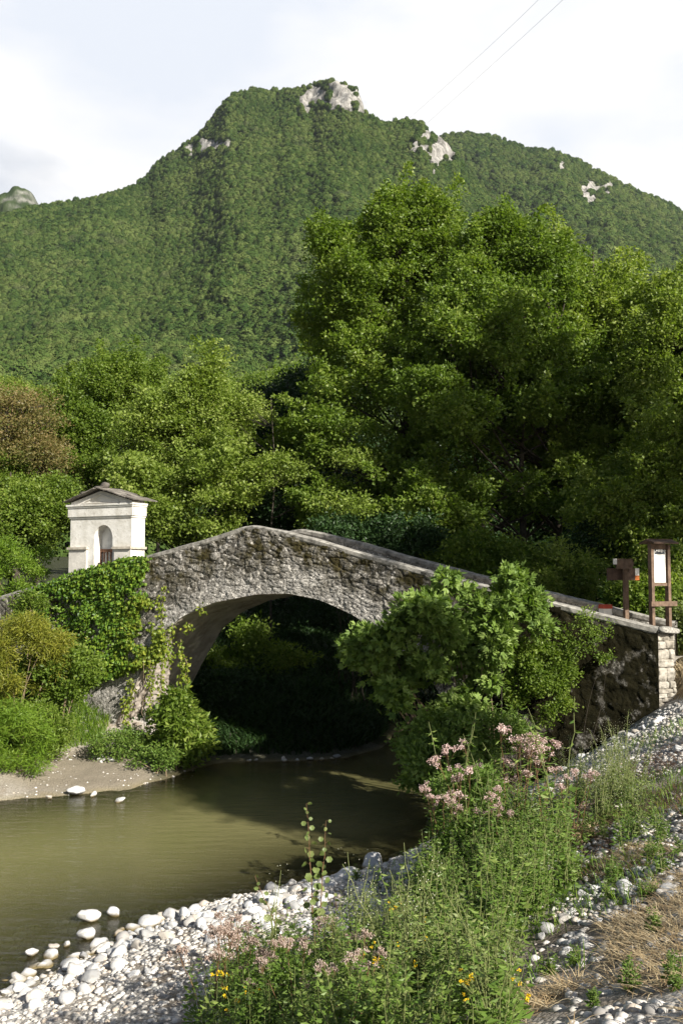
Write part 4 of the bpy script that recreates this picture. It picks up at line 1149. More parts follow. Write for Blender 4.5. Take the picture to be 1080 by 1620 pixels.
tree('alder_tree', 'unseen alder added right of the notice board to shade the bushes behind the arch', 'tree', (pq(2, 21.6, 0)[0], pq(2, 21.6, 0)[1], 3.0),
     [(pq(2, 21.6, 15.8), (2.7, 2.7, 2.3), 3), (pq(2, 18.8, 16.4), (1.7, 1.7, 1.7), 1.3)], M['leaf_alder'], 73, 85, 22, 26, L=.16, W=.12, lump_r=(.7, 1.1))  # added crowns, set high so only the arch bushes fall in shade

# ------------------------------------------------------------------ bushes and plants
def bush(name, label, cat, c, rad, mat, seed, n_lump=14, n_spray=16, n_leaf=18, L=.09, W=.06, lobed=False, stem_mat=None, group=None, lump_r=(.2, .4), spray_r=.18, flat=.6, droop=0.0, stems=6, shell=.35, base=None, leafnz=.8, stem_r=.018):
    rng = np.random.default_rng(seed)
    c = np.array(c, float); rad = np.array(rad, float)
    base = np.array([c[0], c[1], gz1(c[0], c[1])]) if base is None else np.array(base, float)
    t = thing(name, label, cat, base, 0, group)
    d = rand_dir(n_lump, 1, .15, rng)
    LC = c + d * rad * (shell + (1 - shell) * rng.random((n_lump, 1)) ** .6)
    LR = rng.uniform(*lump_r, n_lump)
    sd = norm(rand_dir(n_lump * n_spray, 1, .2, rng).reshape(n_lump, n_spray, 3) + norm((LC - c) / rad)[:, None, :] * .6)
    SC = (LC[:, None, :] + sd * LR[:, None, None] * rng.uniform(.3, 1.05, (n_lump, n_spray, 1))).reshape(-1, 3)
    gzz = gz(SC[:, 0], SC[:, 1], False)
    SC[:, 2] = np.maximum(SC[:, 2], gzz + .06)
    V, F, P = spray_leaves(SC, np.full(len(SC), spray_r), n_leaf, L, W, rng, flat=flat, droop=droop, nz=leafnz)
    rnd = np.repeat(np.clip(rng.normal(.5, .2, len(SC)), 0, 1), n_leaf) * .5 + rng.random(len(P)) * .5
    rn4 = np.repeat(rnd, 4)
    if lobed:   # two side lobes per leaf
        b = V[0::4]; tip = V[2::4]; dv = tip - b; Lr = V[1::4] - V[3::4]
        for sgn in (-1, 1):
            dd = norm(dv * .75 + sgn * Lr * 1.1)
            ln = np.linalg.norm(dv, axis=1)
            nn_ = np.cross(dv, Lr)
            V2, F2 = leaf_quads(b + dv * .08, dd, nn_, ln * .78, ln * .38)
            F = np.concatenate([F, F2 + len(V)]); V = np.concatenate([V, V2]); rn4 = np.concatenate([rn4, np.repeat(rnd, 4)])
    link('foliage', np_mesh('foliage', V - base, F, {'rnd': rn4}), mat, t)
    sb = MB()
    for q in range(min(stems, n_lump)):
        a = base + np.array([rng.normal() * rad[0] * .15, rng.normal() * rad[1] * .15, -.08])
        mid = (a + LC[q]) / 2 + rng.normal(size=3) * .12 + np.array([0, 0, .05])
        f = np.linspace(0, 1, 6)[:, None]
        cv = a * (1 - f) ** 2 + 2 * mid * f * (1 - f) + LC[q] * f ** 2
        sb.tube(cv, stem_r * (1.1 - .8 * f[:, 0]), 5)
        for s in range(3):
            j = q * n_spray + rng.integers(0, n_spray)
            sb.tube(np.stack([LC[q], (LC[q] + SC[j]) / 2 + rng.normal(size=3) * .03, SC[j]]), [stem_r * .35, stem_r * .25, stem_r * .12], 4)
    so = sb.build('stems', stem_mat or M['twig'], t); so.data.transform(Matrix.Translation(-Vector(base)))
    return t
def pbush(name, label, px, py, D, rpx, rpy, mat, seed, ry=None, cat='bush', **kw):
    c = at(px, py, D); k = D / F_PX
    return bush(name, label, cat, c, (rpx * k, ry if ry is not None else rpx * k * .7, rpy * k), mat, seed, **kw)

# ivy on the near wall
def ivy():
    rng = np.random.default_rng(12)
    base = bp(16.5, -.1, 1.5)
    t = thing('ivy', 'thick green ivy hanging over the bridge wall below the shrine', 'ivy', base)
    n = 60000
    px = rng.uniform(45, 310, n); py = rng.uniform(880, 1130, n)
    q = np.array([(s_of(a)) for a in px]); s = q
    D = B0[1] + BU[1] * s; z = 5 - (py - 905) / F_PX * D
    zt = top_z(s)
    # density: full from the wall top under the shrine, thinning to the bottom and the right
    right = np.interp(py, [880, 925, 950, 1000, 1040, 1075, 1130], [232, 225, 245, 262, 262, 165, 95])
    left = np.interp(py, [880, 910, 930, 1130], [115, 100, 55, 60])
    dns = np.clip((right - px) / 26 + .5, 0, 1) * np.clip((px - left) / 20 + .5, 0, 1)
    dns = dns * np.clip(.70 + 2.2 * fbm(px / 26, py / 22, seed=6), 0, 1) * np.where((px < 140) & (py > 945), .16, 1)
    keep = (rng.random(n) < dns) & (z < zt + .16)
    px, py, s, z, D = px[keep], py[keep], s[keep], z[keep], D[keep]; m = len(px)
    thick = .08 + .22 * np.clip(.5 + fbm(s * 1.6, z * 1.6, seed=8), 0, 1)
    off = -.05 - rng.random(m) * thick
    off = np.where(z > top_z(s) - .02, rng.uniform(-.15, .40, m), off)
    Q = B0[None] + BU[None] * s[:, None] + BN[None] * off[:, None]
    P = np.concatenate([Q, z[:, None]], 1)
    N = np.tile([BN[0] * -1, BN[1] * -1, .35], (m, 1)) + rng.normal(size=(m, 3)) * .45
    Dv = np.tile([0, 0, -1.0], (m, 1)) + rng.normal(size=(m, 3)) * .7
    V, F = leaf_quads(P, Dv, N, rng.uniform(.07, .12, m), rng.uniform(.07, .11, m))
    yel = (px > 195) & (py > 940) & (rng.random(m) < np.clip((px - 195) / 45, 0, 1))
    rnd = rng.random(m)
    for nm, sel, mt in (('leaves', ~yel, M['leaf_ivy']), ('yellow_leaves', yel, M['leaf_ivy_yellow'])):
        idx = np.nonzero(sel)[0]
        VV = V.reshape(-1, 4, 3)[idx].reshape(-1, 3)
        o = link(nm, np_mesh(nm, VV - base, np.arange(len(VV)).reshape(-1, 4), {'rnd': np.repeat(rnd[idx], 4)}), mt, t)
        if nm == 'yellow_leaves': o['label'] = 'yellowing vine leaves by the arch edge'
    # hanging strands over the arch
    sb = MB(); LV = []
    for k, (pxx, y0, y1, o_) in enumerate([(262, 925, 1000, -.04), (275, 985, 1050, -.02), (262, 1010, 1110, -.1), (250, 1040, 1190, -.25), (240, 1040, 1170, -.25), (285, 1010, 1075, .1), (300, 985, 1000, .0), (322, 958, 966, -.03), (292, 1040, 1085, .05), (215, 1070, 1120, -.1), (205, 1100, 1150, -.1)]):
        s0 = s_of(pxx); D_ = B0[1] + BU[1] * s0; z0 = 5 - (y0 - 905) / F_PX * D_; z1 = 5 - (y1 - 905) / F_PX * D_
        zz = np.linspace(z0, z1, 12); jj = np.cumsum(rng.normal(size=12) * .03)
        pts = np.array([bp(s0 + jj[i], o_, zz[i]) for i in range(12)])
        sb.tube(pts, .008, 4)
        if k in (4,): continue
        nl = int(abs(z1 - z0) * 70) + 14
        f = rng.random(nl); pp = np.stack([np.interp(f, np.linspace(0, 1, 12), pts[:, a]) for a in range(3)], 1) + rng.normal(size=(nl, 3)) * .06
        LV.append(pp)
    so = sb.build('hanging_stems', M['twig'], t); so.data.transform(Matrix.Translation(-Vector(base)))
    pp = np.concatenate(LV); m = len(pp)
    V, F = leaf_quads(pp, np.tile([0, 0, -1.0], (m, 1)) + rng.normal(size=(m, 3)) * .7, np.tile([-.4, -.9, .3], (m, 1)) + rng.normal(size=(m, 3)) * .4, rng.uniform(.07, .11, m), rng.uniform(.06, .1, m))
    o = link('hanging_leaves', np_mesh('hanging_leaves', V - base, F, {'rnd': np.repeat(rng.random(m), 4)}), M['leaf_ivy_yellow'], t)
ivy()

# left bank
pbush('willow_bush', 'yellowish willow bush at the left edge below the wall', 40, 1040, 24.5, 75, 65, M['leaf_willow'], 101, n_lump=34, n_spray=20, n_leaf=26, L=.14, W=.025, lump_r=(.2, .42), droop=.2)
pbush('willow_bush', 'lime green willow bush low at the left edge above the sand', 20, 1170, 22.6, 60, 60, M['leaf_reed'], 102, n_lump=30, n_spray=20, n_leaf=26, L=.15, W=.022, lump_r=(.2, .4), droop=.1)
pbush('bramble_bush', 'dark green bramble bush between willow and ivy', 98, 1062, 25.2, 46, 42, M['leaf_mid'], 103, n_lump=30, n_spray=18, n_leaf=20, L=.10, W=.075, lump_r=(.2, .4))
pbush('bramble_bush', 'green weedy bush over the sand, left of the pale abutment', 58, 1160, 23.6, 44, 38, M['leaf_mid'], 104, n_lump=26, n_spray=18, n_leaf=22, L=.10, W=.04, lump_r=(.2, .35))
pbush('leafy_bush', 'small sunlit bush against the wall at the far left', 50, 980, 26.3, 26, 36, M['leaf_mid'], 105, n_lump=12, n_spray=16, n_leaf=18, L=.08, W=.05)
pbush('leafy_bush', 'bright green bush behind the wall at the left edge', 20, 905, 31, 50, 40, M['leaf_reed'], 106, n_lump=22, n_spray=18, n_leaf=22, L=.13, W=.035, lump_r=(.25, .5))
pbush('elder_bush', 'broad-leaved green bush under the left side of the arch', 280, 1152, 24.4, 44, 54, M['leaf_mid'], 107, n_lump=26, n_spray=14, n_leaf=15, L=.16, W=.085, lump_r=(.2, .38), cat='bush')
pbush('weedy_bush', 'low pale weeds at the foot of the pale abutment', 190, 1178, 24.4, 60, 22, M['leaf_herb'], 108, n_lump=20, n_spray=14, n_leaf=16, L=.08, W=.04, lump_r=(.12, .25), shell=.1)
pbush('weedy_bush', 'trailing weeds between bush and wet sand under the arch', 255, 1200, 23.6, 40, 14, M['leaf_herb'], 109, n_lump=12, n_spray=12, n_leaf=14, L=.08, W=.04, lump_r=(.1, .2), shell=.1)
# seen through the arch
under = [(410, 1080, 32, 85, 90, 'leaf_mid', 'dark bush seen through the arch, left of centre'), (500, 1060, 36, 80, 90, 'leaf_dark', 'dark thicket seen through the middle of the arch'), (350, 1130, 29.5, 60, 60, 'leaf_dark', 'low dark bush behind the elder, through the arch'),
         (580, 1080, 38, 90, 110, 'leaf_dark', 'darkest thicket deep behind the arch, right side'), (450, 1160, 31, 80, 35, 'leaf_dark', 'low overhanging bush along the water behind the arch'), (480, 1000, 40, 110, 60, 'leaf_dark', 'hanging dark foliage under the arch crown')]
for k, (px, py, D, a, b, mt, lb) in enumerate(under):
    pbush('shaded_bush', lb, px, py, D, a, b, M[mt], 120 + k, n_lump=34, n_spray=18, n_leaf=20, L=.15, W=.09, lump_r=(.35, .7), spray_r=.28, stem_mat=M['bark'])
# hedge behind the right slope of the bridge
hedge = [(560, 860, 31, 70, 45, 'leaf_dark', 'dark bush behind the far parapet near the crown'), (650, 870, 30, 70, 45, 'leaf_dark', 'dark bush behind the far parapet, second from the crown'), (740, 890, 29, 60, 45, 'leaf_mid', 'leafy bush behind the far parapet above the fig'),
         (810, 905, 28, 45, 45, 'leaf_mid', 'bush with upright shoots behind the far parapet'), (890, 910, 27.5, 50, 40, 'leaf_light', 'bright bush with long leaves left of the signpost'), (950, 900, 29, 60, 60, 'leaf_dark', 'dark bush directly behind the signpost'),
         (1010, 950, 25.5, 40, 40, 'leaf_mid', 'low bush between signpost and notice board'), (1075, 930, 26, 40, 60, 'leaf_light', 'bright bush right of the notice board'), (1070, 1005, 23.6, 26, 25, 'leaf_herb_pale', 'pale weeds at the path edge by the wall end')]
for k, (px, py, D, a, b, mt, lb) in enumerate(hedge):
    pbush('leafy_bush', lb, px, py, D, a, b, M[mt], 140 + k, n_lump=28, n_spray=18, n_leaf=20, L=.13, W=.055 if k in (3, 4) else .08, lump_r=(.28, .5), spray_r=.24, stem_mat=M['bark'])

# fig and climbers on the right half of the near wall
pbush('fig_bush', 'large fig bush with lobed leaves covering the right side of the arch', 690, 1045, 19.8, 105, 130, M['leaf_fig'], 160, ry=.7, n_lump=44, n_spray=11, n_leaf=12, L=.175, W=.095, lobed=True, lump_r=(.16, .36), spray_r=.2, shell=.2, stems=10, stem_r=.028, cat='bush', base=(2.9, 20.6, .1))
pbush('fig_bush', 'smaller fig shoots reaching over the parapet, right of the large fig', 800, 970, 20.0, 60, 62, M['leaf_fig'], 161, ry=.4, n_lump=24, n_spray=12, n_leaf=10, L=.17, W=.09, lobed=True, lump_r=(.18, .34), spray_r=.18, stems=3, stem_r=.016, stem_mat=M['bark'], cat='bush', base=(3.6, 20.7, .3))
pbush('fig_bush', 'fig branches drooping over the dark arch water, left of the large fig', 588, 1040, 20.0, 42, 46, M['leaf_fig'], 162, ry=.4, n_lump=15, n_spray=12, n_leaf=10, L=.18, W=.09, lobed=True, lump_r=(.18, .34), spray_r=.18, stems=12, stem_r=.022, cat='bush', base=(2.6, 20.6, .1))
pbush('climbing_vine', 'small-leaved green creeper covering the wall right of the fig', 850, 1070, 20.4, 52, 85, M['leaf_mid'], 163, ry=.25, n_lump=44, n_spray=16, n_leaf=16, L=.06, W=.05, lump_r=(.14, .3), spray_r=.13, stems=3, stem_mat=M['bark'], stem_r=.008, cat='creeper', base=(4.2, 20.7, .6))
pbush('climbing_vine', 'thin creeper strands over the dark wall near its right end', 930, 1010, 20.2, 45, 40, M['leaf_mid'], 164, ry=.1, n_lump=14, n_spray=10, n_leaf=10, L=.05, W=.04, lump_r=(.1, .25), spray_r=.1, stems=2, stem_mat=M['bark'], stem_r=.006, cat='creeper', base=(5.2, 20.4, 1.4))
pbush('shaded_bush', 'dark leafy mass below the fig at the water edge', 700, 1190, 19.0, 65, 50, M['leaf_fig'], 165, ry=.7, n_lump=30, n_spray=16, n_leaf=16, L=.12, W=.07, lump_r=(.2, .4))

pbush('leafy_bush', 'green shrub at the foot of the wall under the creeper', 805, 1170, 19.2, 50, 40, M['leaf_herb'], 166, ry=.4, n_lump=24, n_spray=12, n_leaf=9, L=.10, W=.04, lump_r=(.15, .4), shell=.1, spray_r=.15, stem_mat=M['bark'])

# herbs ---------------------------------------------------------------
def herb(kind, seed, label):
    rng = np.random.default_rng(seed)
    cfg = dict(agrimony=dict(h=1.25, st=5, L=.13, W=.03, nl=26, mat='leaf_herb', sm='stem_red', fl='flower_pink', fr=.055),
               faded=dict(h=1.15, st=4, L=.11, W=.025, nl=20, mat='leaf_herb', sm='stem_red', fl='flower_rust', fr=.05),
               nettle=dict(h=1.35, st=3, L=.13, W=.045, nl=34, mat='leaf_herb', sm='stem_green', fl=None, fr=0),
               melilot=dict(h=1.1, st=5, L=.05, W=.02, nl=60, mat='leaf_herb_pale', sm='stem_green', fl='flower_white', fr=.018),
               daisy=dict(h=.75, st=6, L=.08, W=.025, nl=26, mat='leaf_herb', sm='stem_green', fl='flower_yellow', fr=.02),
               goosefoot=dict(h=.95, st=5, L=.07, W=.04, nl=40, mat='leaf_herb_pale', sm='stem_green', fl=None, fr=0),
               brush=dict(h=.55, st=8, L=.07, W=.035, nl=24, mat='leaf_herb', sm='stem_green', fl=None, fr=0))[kind]
    names = dict(agrimony='agrimony_plant', faded='agrimony_plant', nettle='nettle_plant', melilot='feathery_herb', daisy='yellow_flower_plant', goosefoot='pale_herb', brush='leafy_herb')
    t = thing(names[kind], label, 'plant')
    sm = MB(); LP = []; LD = []; LL = []; FP = []; FR_ = []; HD = []
    for k in range(cfg['st']):
        a = rng.uniform(0, 6.28); lean = rng.uniform(.02, .28) * cfg['h']; h = cfg['h'] * rng.uniform(.65, 1.05)
        b = np.array([math.cos(a), math.sin(a), 0]) * rng.uniform(.0, .12)
        f = np.linspace(0, 1, 9)[:, None]
        pts = b + np.array([math.cos(a) * lean, math.sin(a) * lean, 0]) * f ** 1.6 + np.array([0, 0, h]) * f + rng.normal(size=(9, 3)) * .012 * f
        sm.tube(pts, (.0065 - .0045 * f[:, 0]) * (1.2 if cfg['h'] > 1 else 1), 5)
        nl = cfg['nl']; u = rng.uniform(.06, .97, nl); u.sort()
        az = np.arange(nl) * 1.57 + rng.normal(size=nl) * .35
        p = np.stack([np.interp(u, f[:, 0], pts[:, c]) for c in range(3)], 1)
        d = np.stack([np.cos(az), np.sin(az), rng.uniform(-.45, .55, nl)], 1)
        if kind in ('melilot', 'goosefoot', 'brush', 'agrimony', 'faded'):   # side twigs
            tl = rng.uniform(.02, .20, nl) * (1.05 - u) * cfg['h'] * .8
            p = p + norm(d) * tl[:, None]
        LP.append(p); LD.append(d); LL.append(cfg['L'] * (1.15 - .65 * u) * rng.uniform(.7, 1.2, nl))
        if cfg['fl']:
            nh = dict(agrimony=5, faded=6, melilot=16, daisy=3)[kind]
            if kind in ('agrimony', 'faded'):
                for q in range(nh):
                    az_ = rng.uniform(0, 6.28); rr = rng.uniform(0, .13); hc = pts[-1] + np.array([math.cos(az_) * rr, math.sin(az_) * rr, .02 - rr * .5 + rng.uniform(-.02, .03)])
                    sm.tube(np.stack([pts[-2], hc - np.array([0, 0, .01])]), [.002, .0015], 3)
                    n = 30; dd = rand_dir(n, .6, .35, rng) * cfg['fr'] * .8 * rng.uniform(.3, 1.0, (n, 1))
                    HD.append((hc + dd, .013))
            elif kind == 'melilot':
                u = rng.uniform(.45, 1, nh * 2); p = np.stack([np.interp(u, f[:, 0], pts[:, c]) for c in range(3)], 1) + rng.normal(size=(nh * 2, 3)) * .06
                FP.append(p); FR_.append(np.full(nh * 2, .006))
            else:
                for q in range(nh):
                    hc = pts[-1] + rng.normal(size=3) * .05; n = 10; dd = rand_dir(n, .3, .2, rng) * .010
                    sm.tube(np.stack([pts[-2], hc]), [.002, .0015], 3)
                    HD.append((hc + dd, .011))
    sm.build('stem', M[cfg['sm']], t)
    P = np.concatenate(LP); Dv = np.concatenate(LD); Lv = np.concatenate(LL); m = len(P)
    N = rng.normal(size=(m, 3)) * .4 + np.array([0, 0, 1.0])
    Dv = norm(Dv) + np.array([0, 0, -.12])
    V, F = leaf_quads(P, Dv, N, Lv, Lv * cfg['W'] / cfg['L'], fold=.25)
    link('foliage', np_mesh('foliage', V, F, {'rnd': np.repeat(rng.random(m), 4)}), M[cfg['mat']], t)
    for P, r in HD:
        m = len(P); V, F = leaf_quads(P, rand_dir(m, 1, .3, rng), rand_dir(m, 1, 0, rng), np.full(m, r * 1.6), np.full(m, r * 1.3), fold=.4)
        link('flower_head', np_mesh('flower_head', V, F, {'rnd': np.repeat(rng.random(m), 4)}), M[cfg['fl']], t)
    if FP:
        P = np.concatenate(FP); r = np.concatenate(FR_); m = len(P)
        Dv = rand_dir(m, 1, .3, rng); N = rand_dir(m, 1, 0, rng)
        V, F = leaf_quads(P, Dv, N, r * 1.6, r * 1.3, fold=.4)
        link('florets', np_mesh('florets', V, F, {'rnd': np.repeat(rng.random(m), 4)}), M[cfg['fl']], t)
    return t
PL = {}
used = set()
def plant(kind, px, py, sc=1.0, label='', group=None, D=None, xy=None):
    """root of the plant at the picture point px, py on the ground"""
    v = random.randrange(3)
    if (kind, v) not in PL:
        PL[(kind, v)] = herb(kind, hash_kind[kind] + v, label)
    src = PL[(kind, v)]
    if xy is not None: p = np.array([xy[0], xy[1], gz1(*xy)])
    else: p = on_ground(px, py)
    loc = (p[0], p[1], p[2] - .02); rz = random.uniform(0, 6.28)
    if (kind, v) not in used:
        used.add((kind, v)); o = src
        o.location = loc; o.rotation_euler = (random.uniform(-.1, .1), random.uniform(-.1, .1), rz); o.scale = (sc,) * 3
    else:
        o = dup(src, loc, rz, sc, tilt=(random.uniform(-.12, .12), random.uniform(-.12, .12)))
    o['label'] = label
    if group: o['group'] = group
    elif 'group' in o: del o['group']
    return o
hash_kind = dict(agrimony=300, faded=310, nettle=320, melilot=330, daisy=340, goosefoot=350, brush=360)

def scatter(kind, n, x0, x1, y0, y1, s0, s1, label, group, seed, mask=None):
    rng = random.Random(seed); k = 0; tries = 0
    while k < n and tries < n * 20:
        tries += 1
        px, py = rng.uniform(x0, x1), rng.uniform(y0, y1)
        if mask and not mask(px, py): continue
        plant(kind, px, py, rng.uniform(s0, s1), label, group); k += 1
def herb_cover(name, label, n, x0, x1, y0, y1, s0, s1, seed, mask=None, pale=.2):
    rng = np.random.default_rng(seed); LV = []; A = []; sb = MB(); k = 0
    while k < n:
        px, py = rng.uniform(x0, x1), rng.uniform(y0, y1)
        if mask and not mask(px, py): continue
        k += 1; g = on_ground(px, py); sc = rng.uniform(s0, s1)
        for q in range(7):
            a = rng.uniform(0, 6.28); h = .55 * sc * rng.uniform(.6, 1.15); lean = rng.uniform(.02, .3) * h
            f = np.linspace(0, 1, 6)[:, None]
            pts = g + np.array([math.cos(a), math.sin(a), 0]) * (rng.uniform(0, .10) * sc + lean * f ** 1.5) + np.array([0, 0, h]) * f + rng.normal(size=(6, 3)) * .012 * f
            sb.tube(pts, .0045 - .0035 * f[:, 0], 3, a=rng.random())
            nl = 26; u = rng.uniform(.1, 1, nl); az = rng.uniform(0, 6.28, nl)
            p = np.stack([np.interp(u, f[:, 0], pts[:, c]) for c in range(3)], 1); d = np.stack([np.cos(az), np.sin(az), rng.uniform(-.3, .6, nl)], 1)
            p = p + norm(d) * (rng.uniform(.0, .12, nl) * (1.1 - u) * sc)[:, None]
            L = .075 * (1.15 - .6 * u) * rng.uniform(.6, 1.2, nl) * sc ** .5
            V, F = leaf_quads(p, d, rng.normal(size=(nl, 3)) * .5 + np.array([0, 0, .8]), L, L * .48, fold=.25)
            LV.append(V); A.append(np.repeat(np.clip(rng.normal(.5, .25) * .6 + rng.random(nl) * .4, 0, 1), 4))
    V = np.concatenate(LV)
    me = np_mesh(name, V, np.arange(len(V)).reshape(-1, 4), {'rnd': np.concatenate(A)})
    o = link(name, me, M['leaf_herb']); tag(o, label, 'herbs', kind='stuff')
    so = sb.build('stalks', M['stem_green'], o)

def ordinals(word, tail):
    names = ['leftmost', 'second', 'third', 'fourth', 'fifth', 'sixth', 'seventh', 'eighth', 'ninth', 'tenth', 'eleventh', 'twelfth', 'thirteenth', 'fourteenth', 'fifteenth', 'sixteenth', 'seventeenth', 'eighteenth', 'nineteenth', 'twentieth']
    names += ['twenty-' + x for x in ('first', 'second', 'third', 'fourth', 'fifth', 'sixth', 'seventh', 'eighth', 'ninth')]
    return [(n + ' ' + word + (' from the left ' if i else ' ') + tail) for i, n in enumerate(names)]
def relabel(group, word, tail):
    bpy.context.view_layer.update()
    L = [o for o in COL.objects if o.parent is None and o.get('group') == group]
    L.sort(key=lambda o: o.location.x / o.location.y)
    names = ordinals(word, tail)
    L[-1]['label'] = 'rightmost ' + word + ' ' + tail
    for o, n in zip(L[:-1], names): o['label'] = n

def poly_mask(poly):
    def f(x, y):
        c = False; n = len(poly)
        for i in range(n):
            x1, y1 = poly[i]; x2, y2 = poly[(i + 1) % n]
            if (y1 > y) != (y2 > y) and x < (x2 - x1) * (y - y1) / (y2 - y1) + x1: c = not c
        return c
    return f
FG = poly_mask([(300, 1700), (330, 1590), (400, 1520), (520, 1500), (620, 1480), (700, 1500), (790, 1600), (800, 1700)])
scatter('faded', 12, 300, 560, 1510, 1690, .55, .95, 'hemp agrimony with faded pinkish heads in the foreground clump', 'agrimony in the foreground clump', 1, FG)
scatter('daisy', 4, 320, 800, 1500, 1700, .6, 1.0, 'low plant with small yellow flowers in the foreground clump', 'yellow-flowered plants of the foreground clump', 2, FG)
herb_cover('undergrowth', 'green herbs filling the foreground clump between the flowers', 95, 320, 800, 1500, 1720, .7, 1.2, 3, FG)
scatter('goosefoot', 27, 560, 800, 1490, 1660, .6, 1.0, 'upright pale green herb right in the foreground clump', 'pale herbs of the foreground clump', 4, FG)
scatter('nettle', 10, 630, 760, 1500, 1600, .65, .95, 'tall leafy stem standing above the foreground clump', 'tall leafy stems of the foreground clump', 5)
# middle clump on the bank in front of the wall
MG = poly_mask([(650, 1430), (690, 1340), (790, 1300), (880, 1330), (910, 1390), (860, 1460), (790, 1510), (700, 1500)])
herb_cover('undergrowth', 'green herbs of the thicket on the near bank', 75, 650, 950, 1300, 1520, .9, 1.5, 6, MG)
scatter('agrimony', 11, 690, 900, 1300, 1400, .75, 1.3, 'hemp agrimony with pink flower heads in the bank thicket', 'pink agrimony of the bank thicket', 7)
scatter('nettle', 9, 700, 890, 1310, 1400, 1.0, 1.6, 'tall nettle-like stem rising from the bank thicket', 'tall stems of the bank thicket', 8)
scatter('melilot', 12, 880, 1010, 1240, 1310, .7, 1.05, 'feathery pale green herb on the gravel slope below the wall', 'feathery herbs on the gravel slope', 9)
scatter('goosefoot', 14, 860, 1010, 1260, 1330, .6, .9, 'pale green herb at the foot of the gravel slope', 'pale herbs under the gravel slope', 10)
herb_cover('undergrowth', 'small green herbs scattered over the right-hand slope', 26, 860, 1090, 1250, 1420, .35, .7, 11)
herb_cover('undergrowth', 'tiny green herbs among the stones of the bank', 26, 480, 1080, 1370, 1600, .2, .45, 12)
for k, (px, py, sc, kd, lb) in enumerate([(668, 1580, 1.25, 'goosefoot', 'tall pale upright herb left of the bank thicket, tallest of the foreground'), (700, 1560, 1.05, 'goosefoot', 'pale upright herb just right of the tallest pale one'), (645, 1600, 1.0, 'melilot', 'feathery white-flecked herb left of the tallest pale one'),
                                        (735, 1370, .95, 'agrimony', 'low pink agrimony at the water side of the thicket'), (905, 1345, .8, 'agrimony', 'pink agrimony at the right end of the thicket'), (430, 1580, 1.1, 'melilot', 'feathery herb rising below the poplar sapling'), (560, 1570, 1.1, 'melilot', 'feathery herb right of the poplar sapling')]):
    plant(kd, px, py, sc, lb)
relabel('agrimony in the foreground clump', 'faded pinkish agrimony', 'in the foreground clump')
relabel('yellow-flowered plants of the foreground clump', 'plant with small yellow flowers', 'in the foreground clump')
relabel('pale herbs of the foreground clump', 'upright pale green herb', 'in the foreground clump')
relabel('tall leafy stems of the foreground clump', 'tall leafy stem', 'rising from the foreground clump')
relabel('pink agrimony of the bank thicket', 'pink-headed agrimony', 'in the bank thicket')
relabel('tall stems of the bank thicket', 'tall nettle-like stem', 'in the bank thicket')
relabel('feathery herbs on the gravel slope', 'feathery pale herb', 'on the gravel slope below the wall')
relabel('pale herbs under the gravel slope', 'pale green herb', 'at the foot of the gravel slope')
# big thicket bodies behind the herbs
pbush('bramble_bush', 'dense bramble thicket in the middle of the near bank', 780, 1365, 12.6, 95, 55, M['leaf_herb'], 170, ry=.8, n_lump=60, n_spray=18, n_leaf=16, L=.055, W=.035, lump_r=(.1, .24), spray_r=.11, stems=24, stem_r=.008, cat='bush')
pbush('bramble_bush', 'thicket of narrow leaves below the fig at the water\'s edge', 735, 1275, 14.2, 55, 50, M['leaf_herb'], 171, ry=.6, n_lump=40, n_spray=18, n_leaf=16, L=.08, W=.025, lump_r=(.12, .26), spray_r=.12, stems=24, stem_r=.008, cat='bush')
pbush('dry_bush', 'rusty dry bush of dead stalks at the right of the thicket', 905, 1365, 11.8, 32, 24, M['dry'], 172, ry=.3, n_lump=16, n_spray=12, n_leaf=12, L=.07, W=.010, lump_r=(.1, .2), spray_r=.1, cat='bush', stem_mat=M['twig'])
pbush('dry_bush', 'pinkish dried seed-head clump above the dark hollow', 940, 1305, 13.2, 26, 26, M['flower_rust'], 173, ry=.25, n_lump=12, n_spray=10, n_leaf=12, L=.03, W=.02, lump_r=(.08, .16), spray_r=.08, cat='bush', stem_mat=M['stem_red'])
pbush('leafy_bush', 'dark green herb mass filling the foreground clump', 560, 1600, 7.6, 190, 60, M['leaf_herb'], 174, ry=.9, n_lump=70, n_spray=16, n_leaf=16, L=.045, W=.024, lump_r=(.08, .18), spray_r=.08, stems=24, stem_r=.005)
pbush('leafy_bush', 'green herb mass right of the foreground clump', 700, 1520, 8.6, 80, 60, M['leaf_herb'], 175, ry=.6, n_lump=40, n_spray=16, n_leaf=16, L=.045, W=.024, lump_r=(.08, .18), spray_r=.08, stems=20, stem_r=.005)

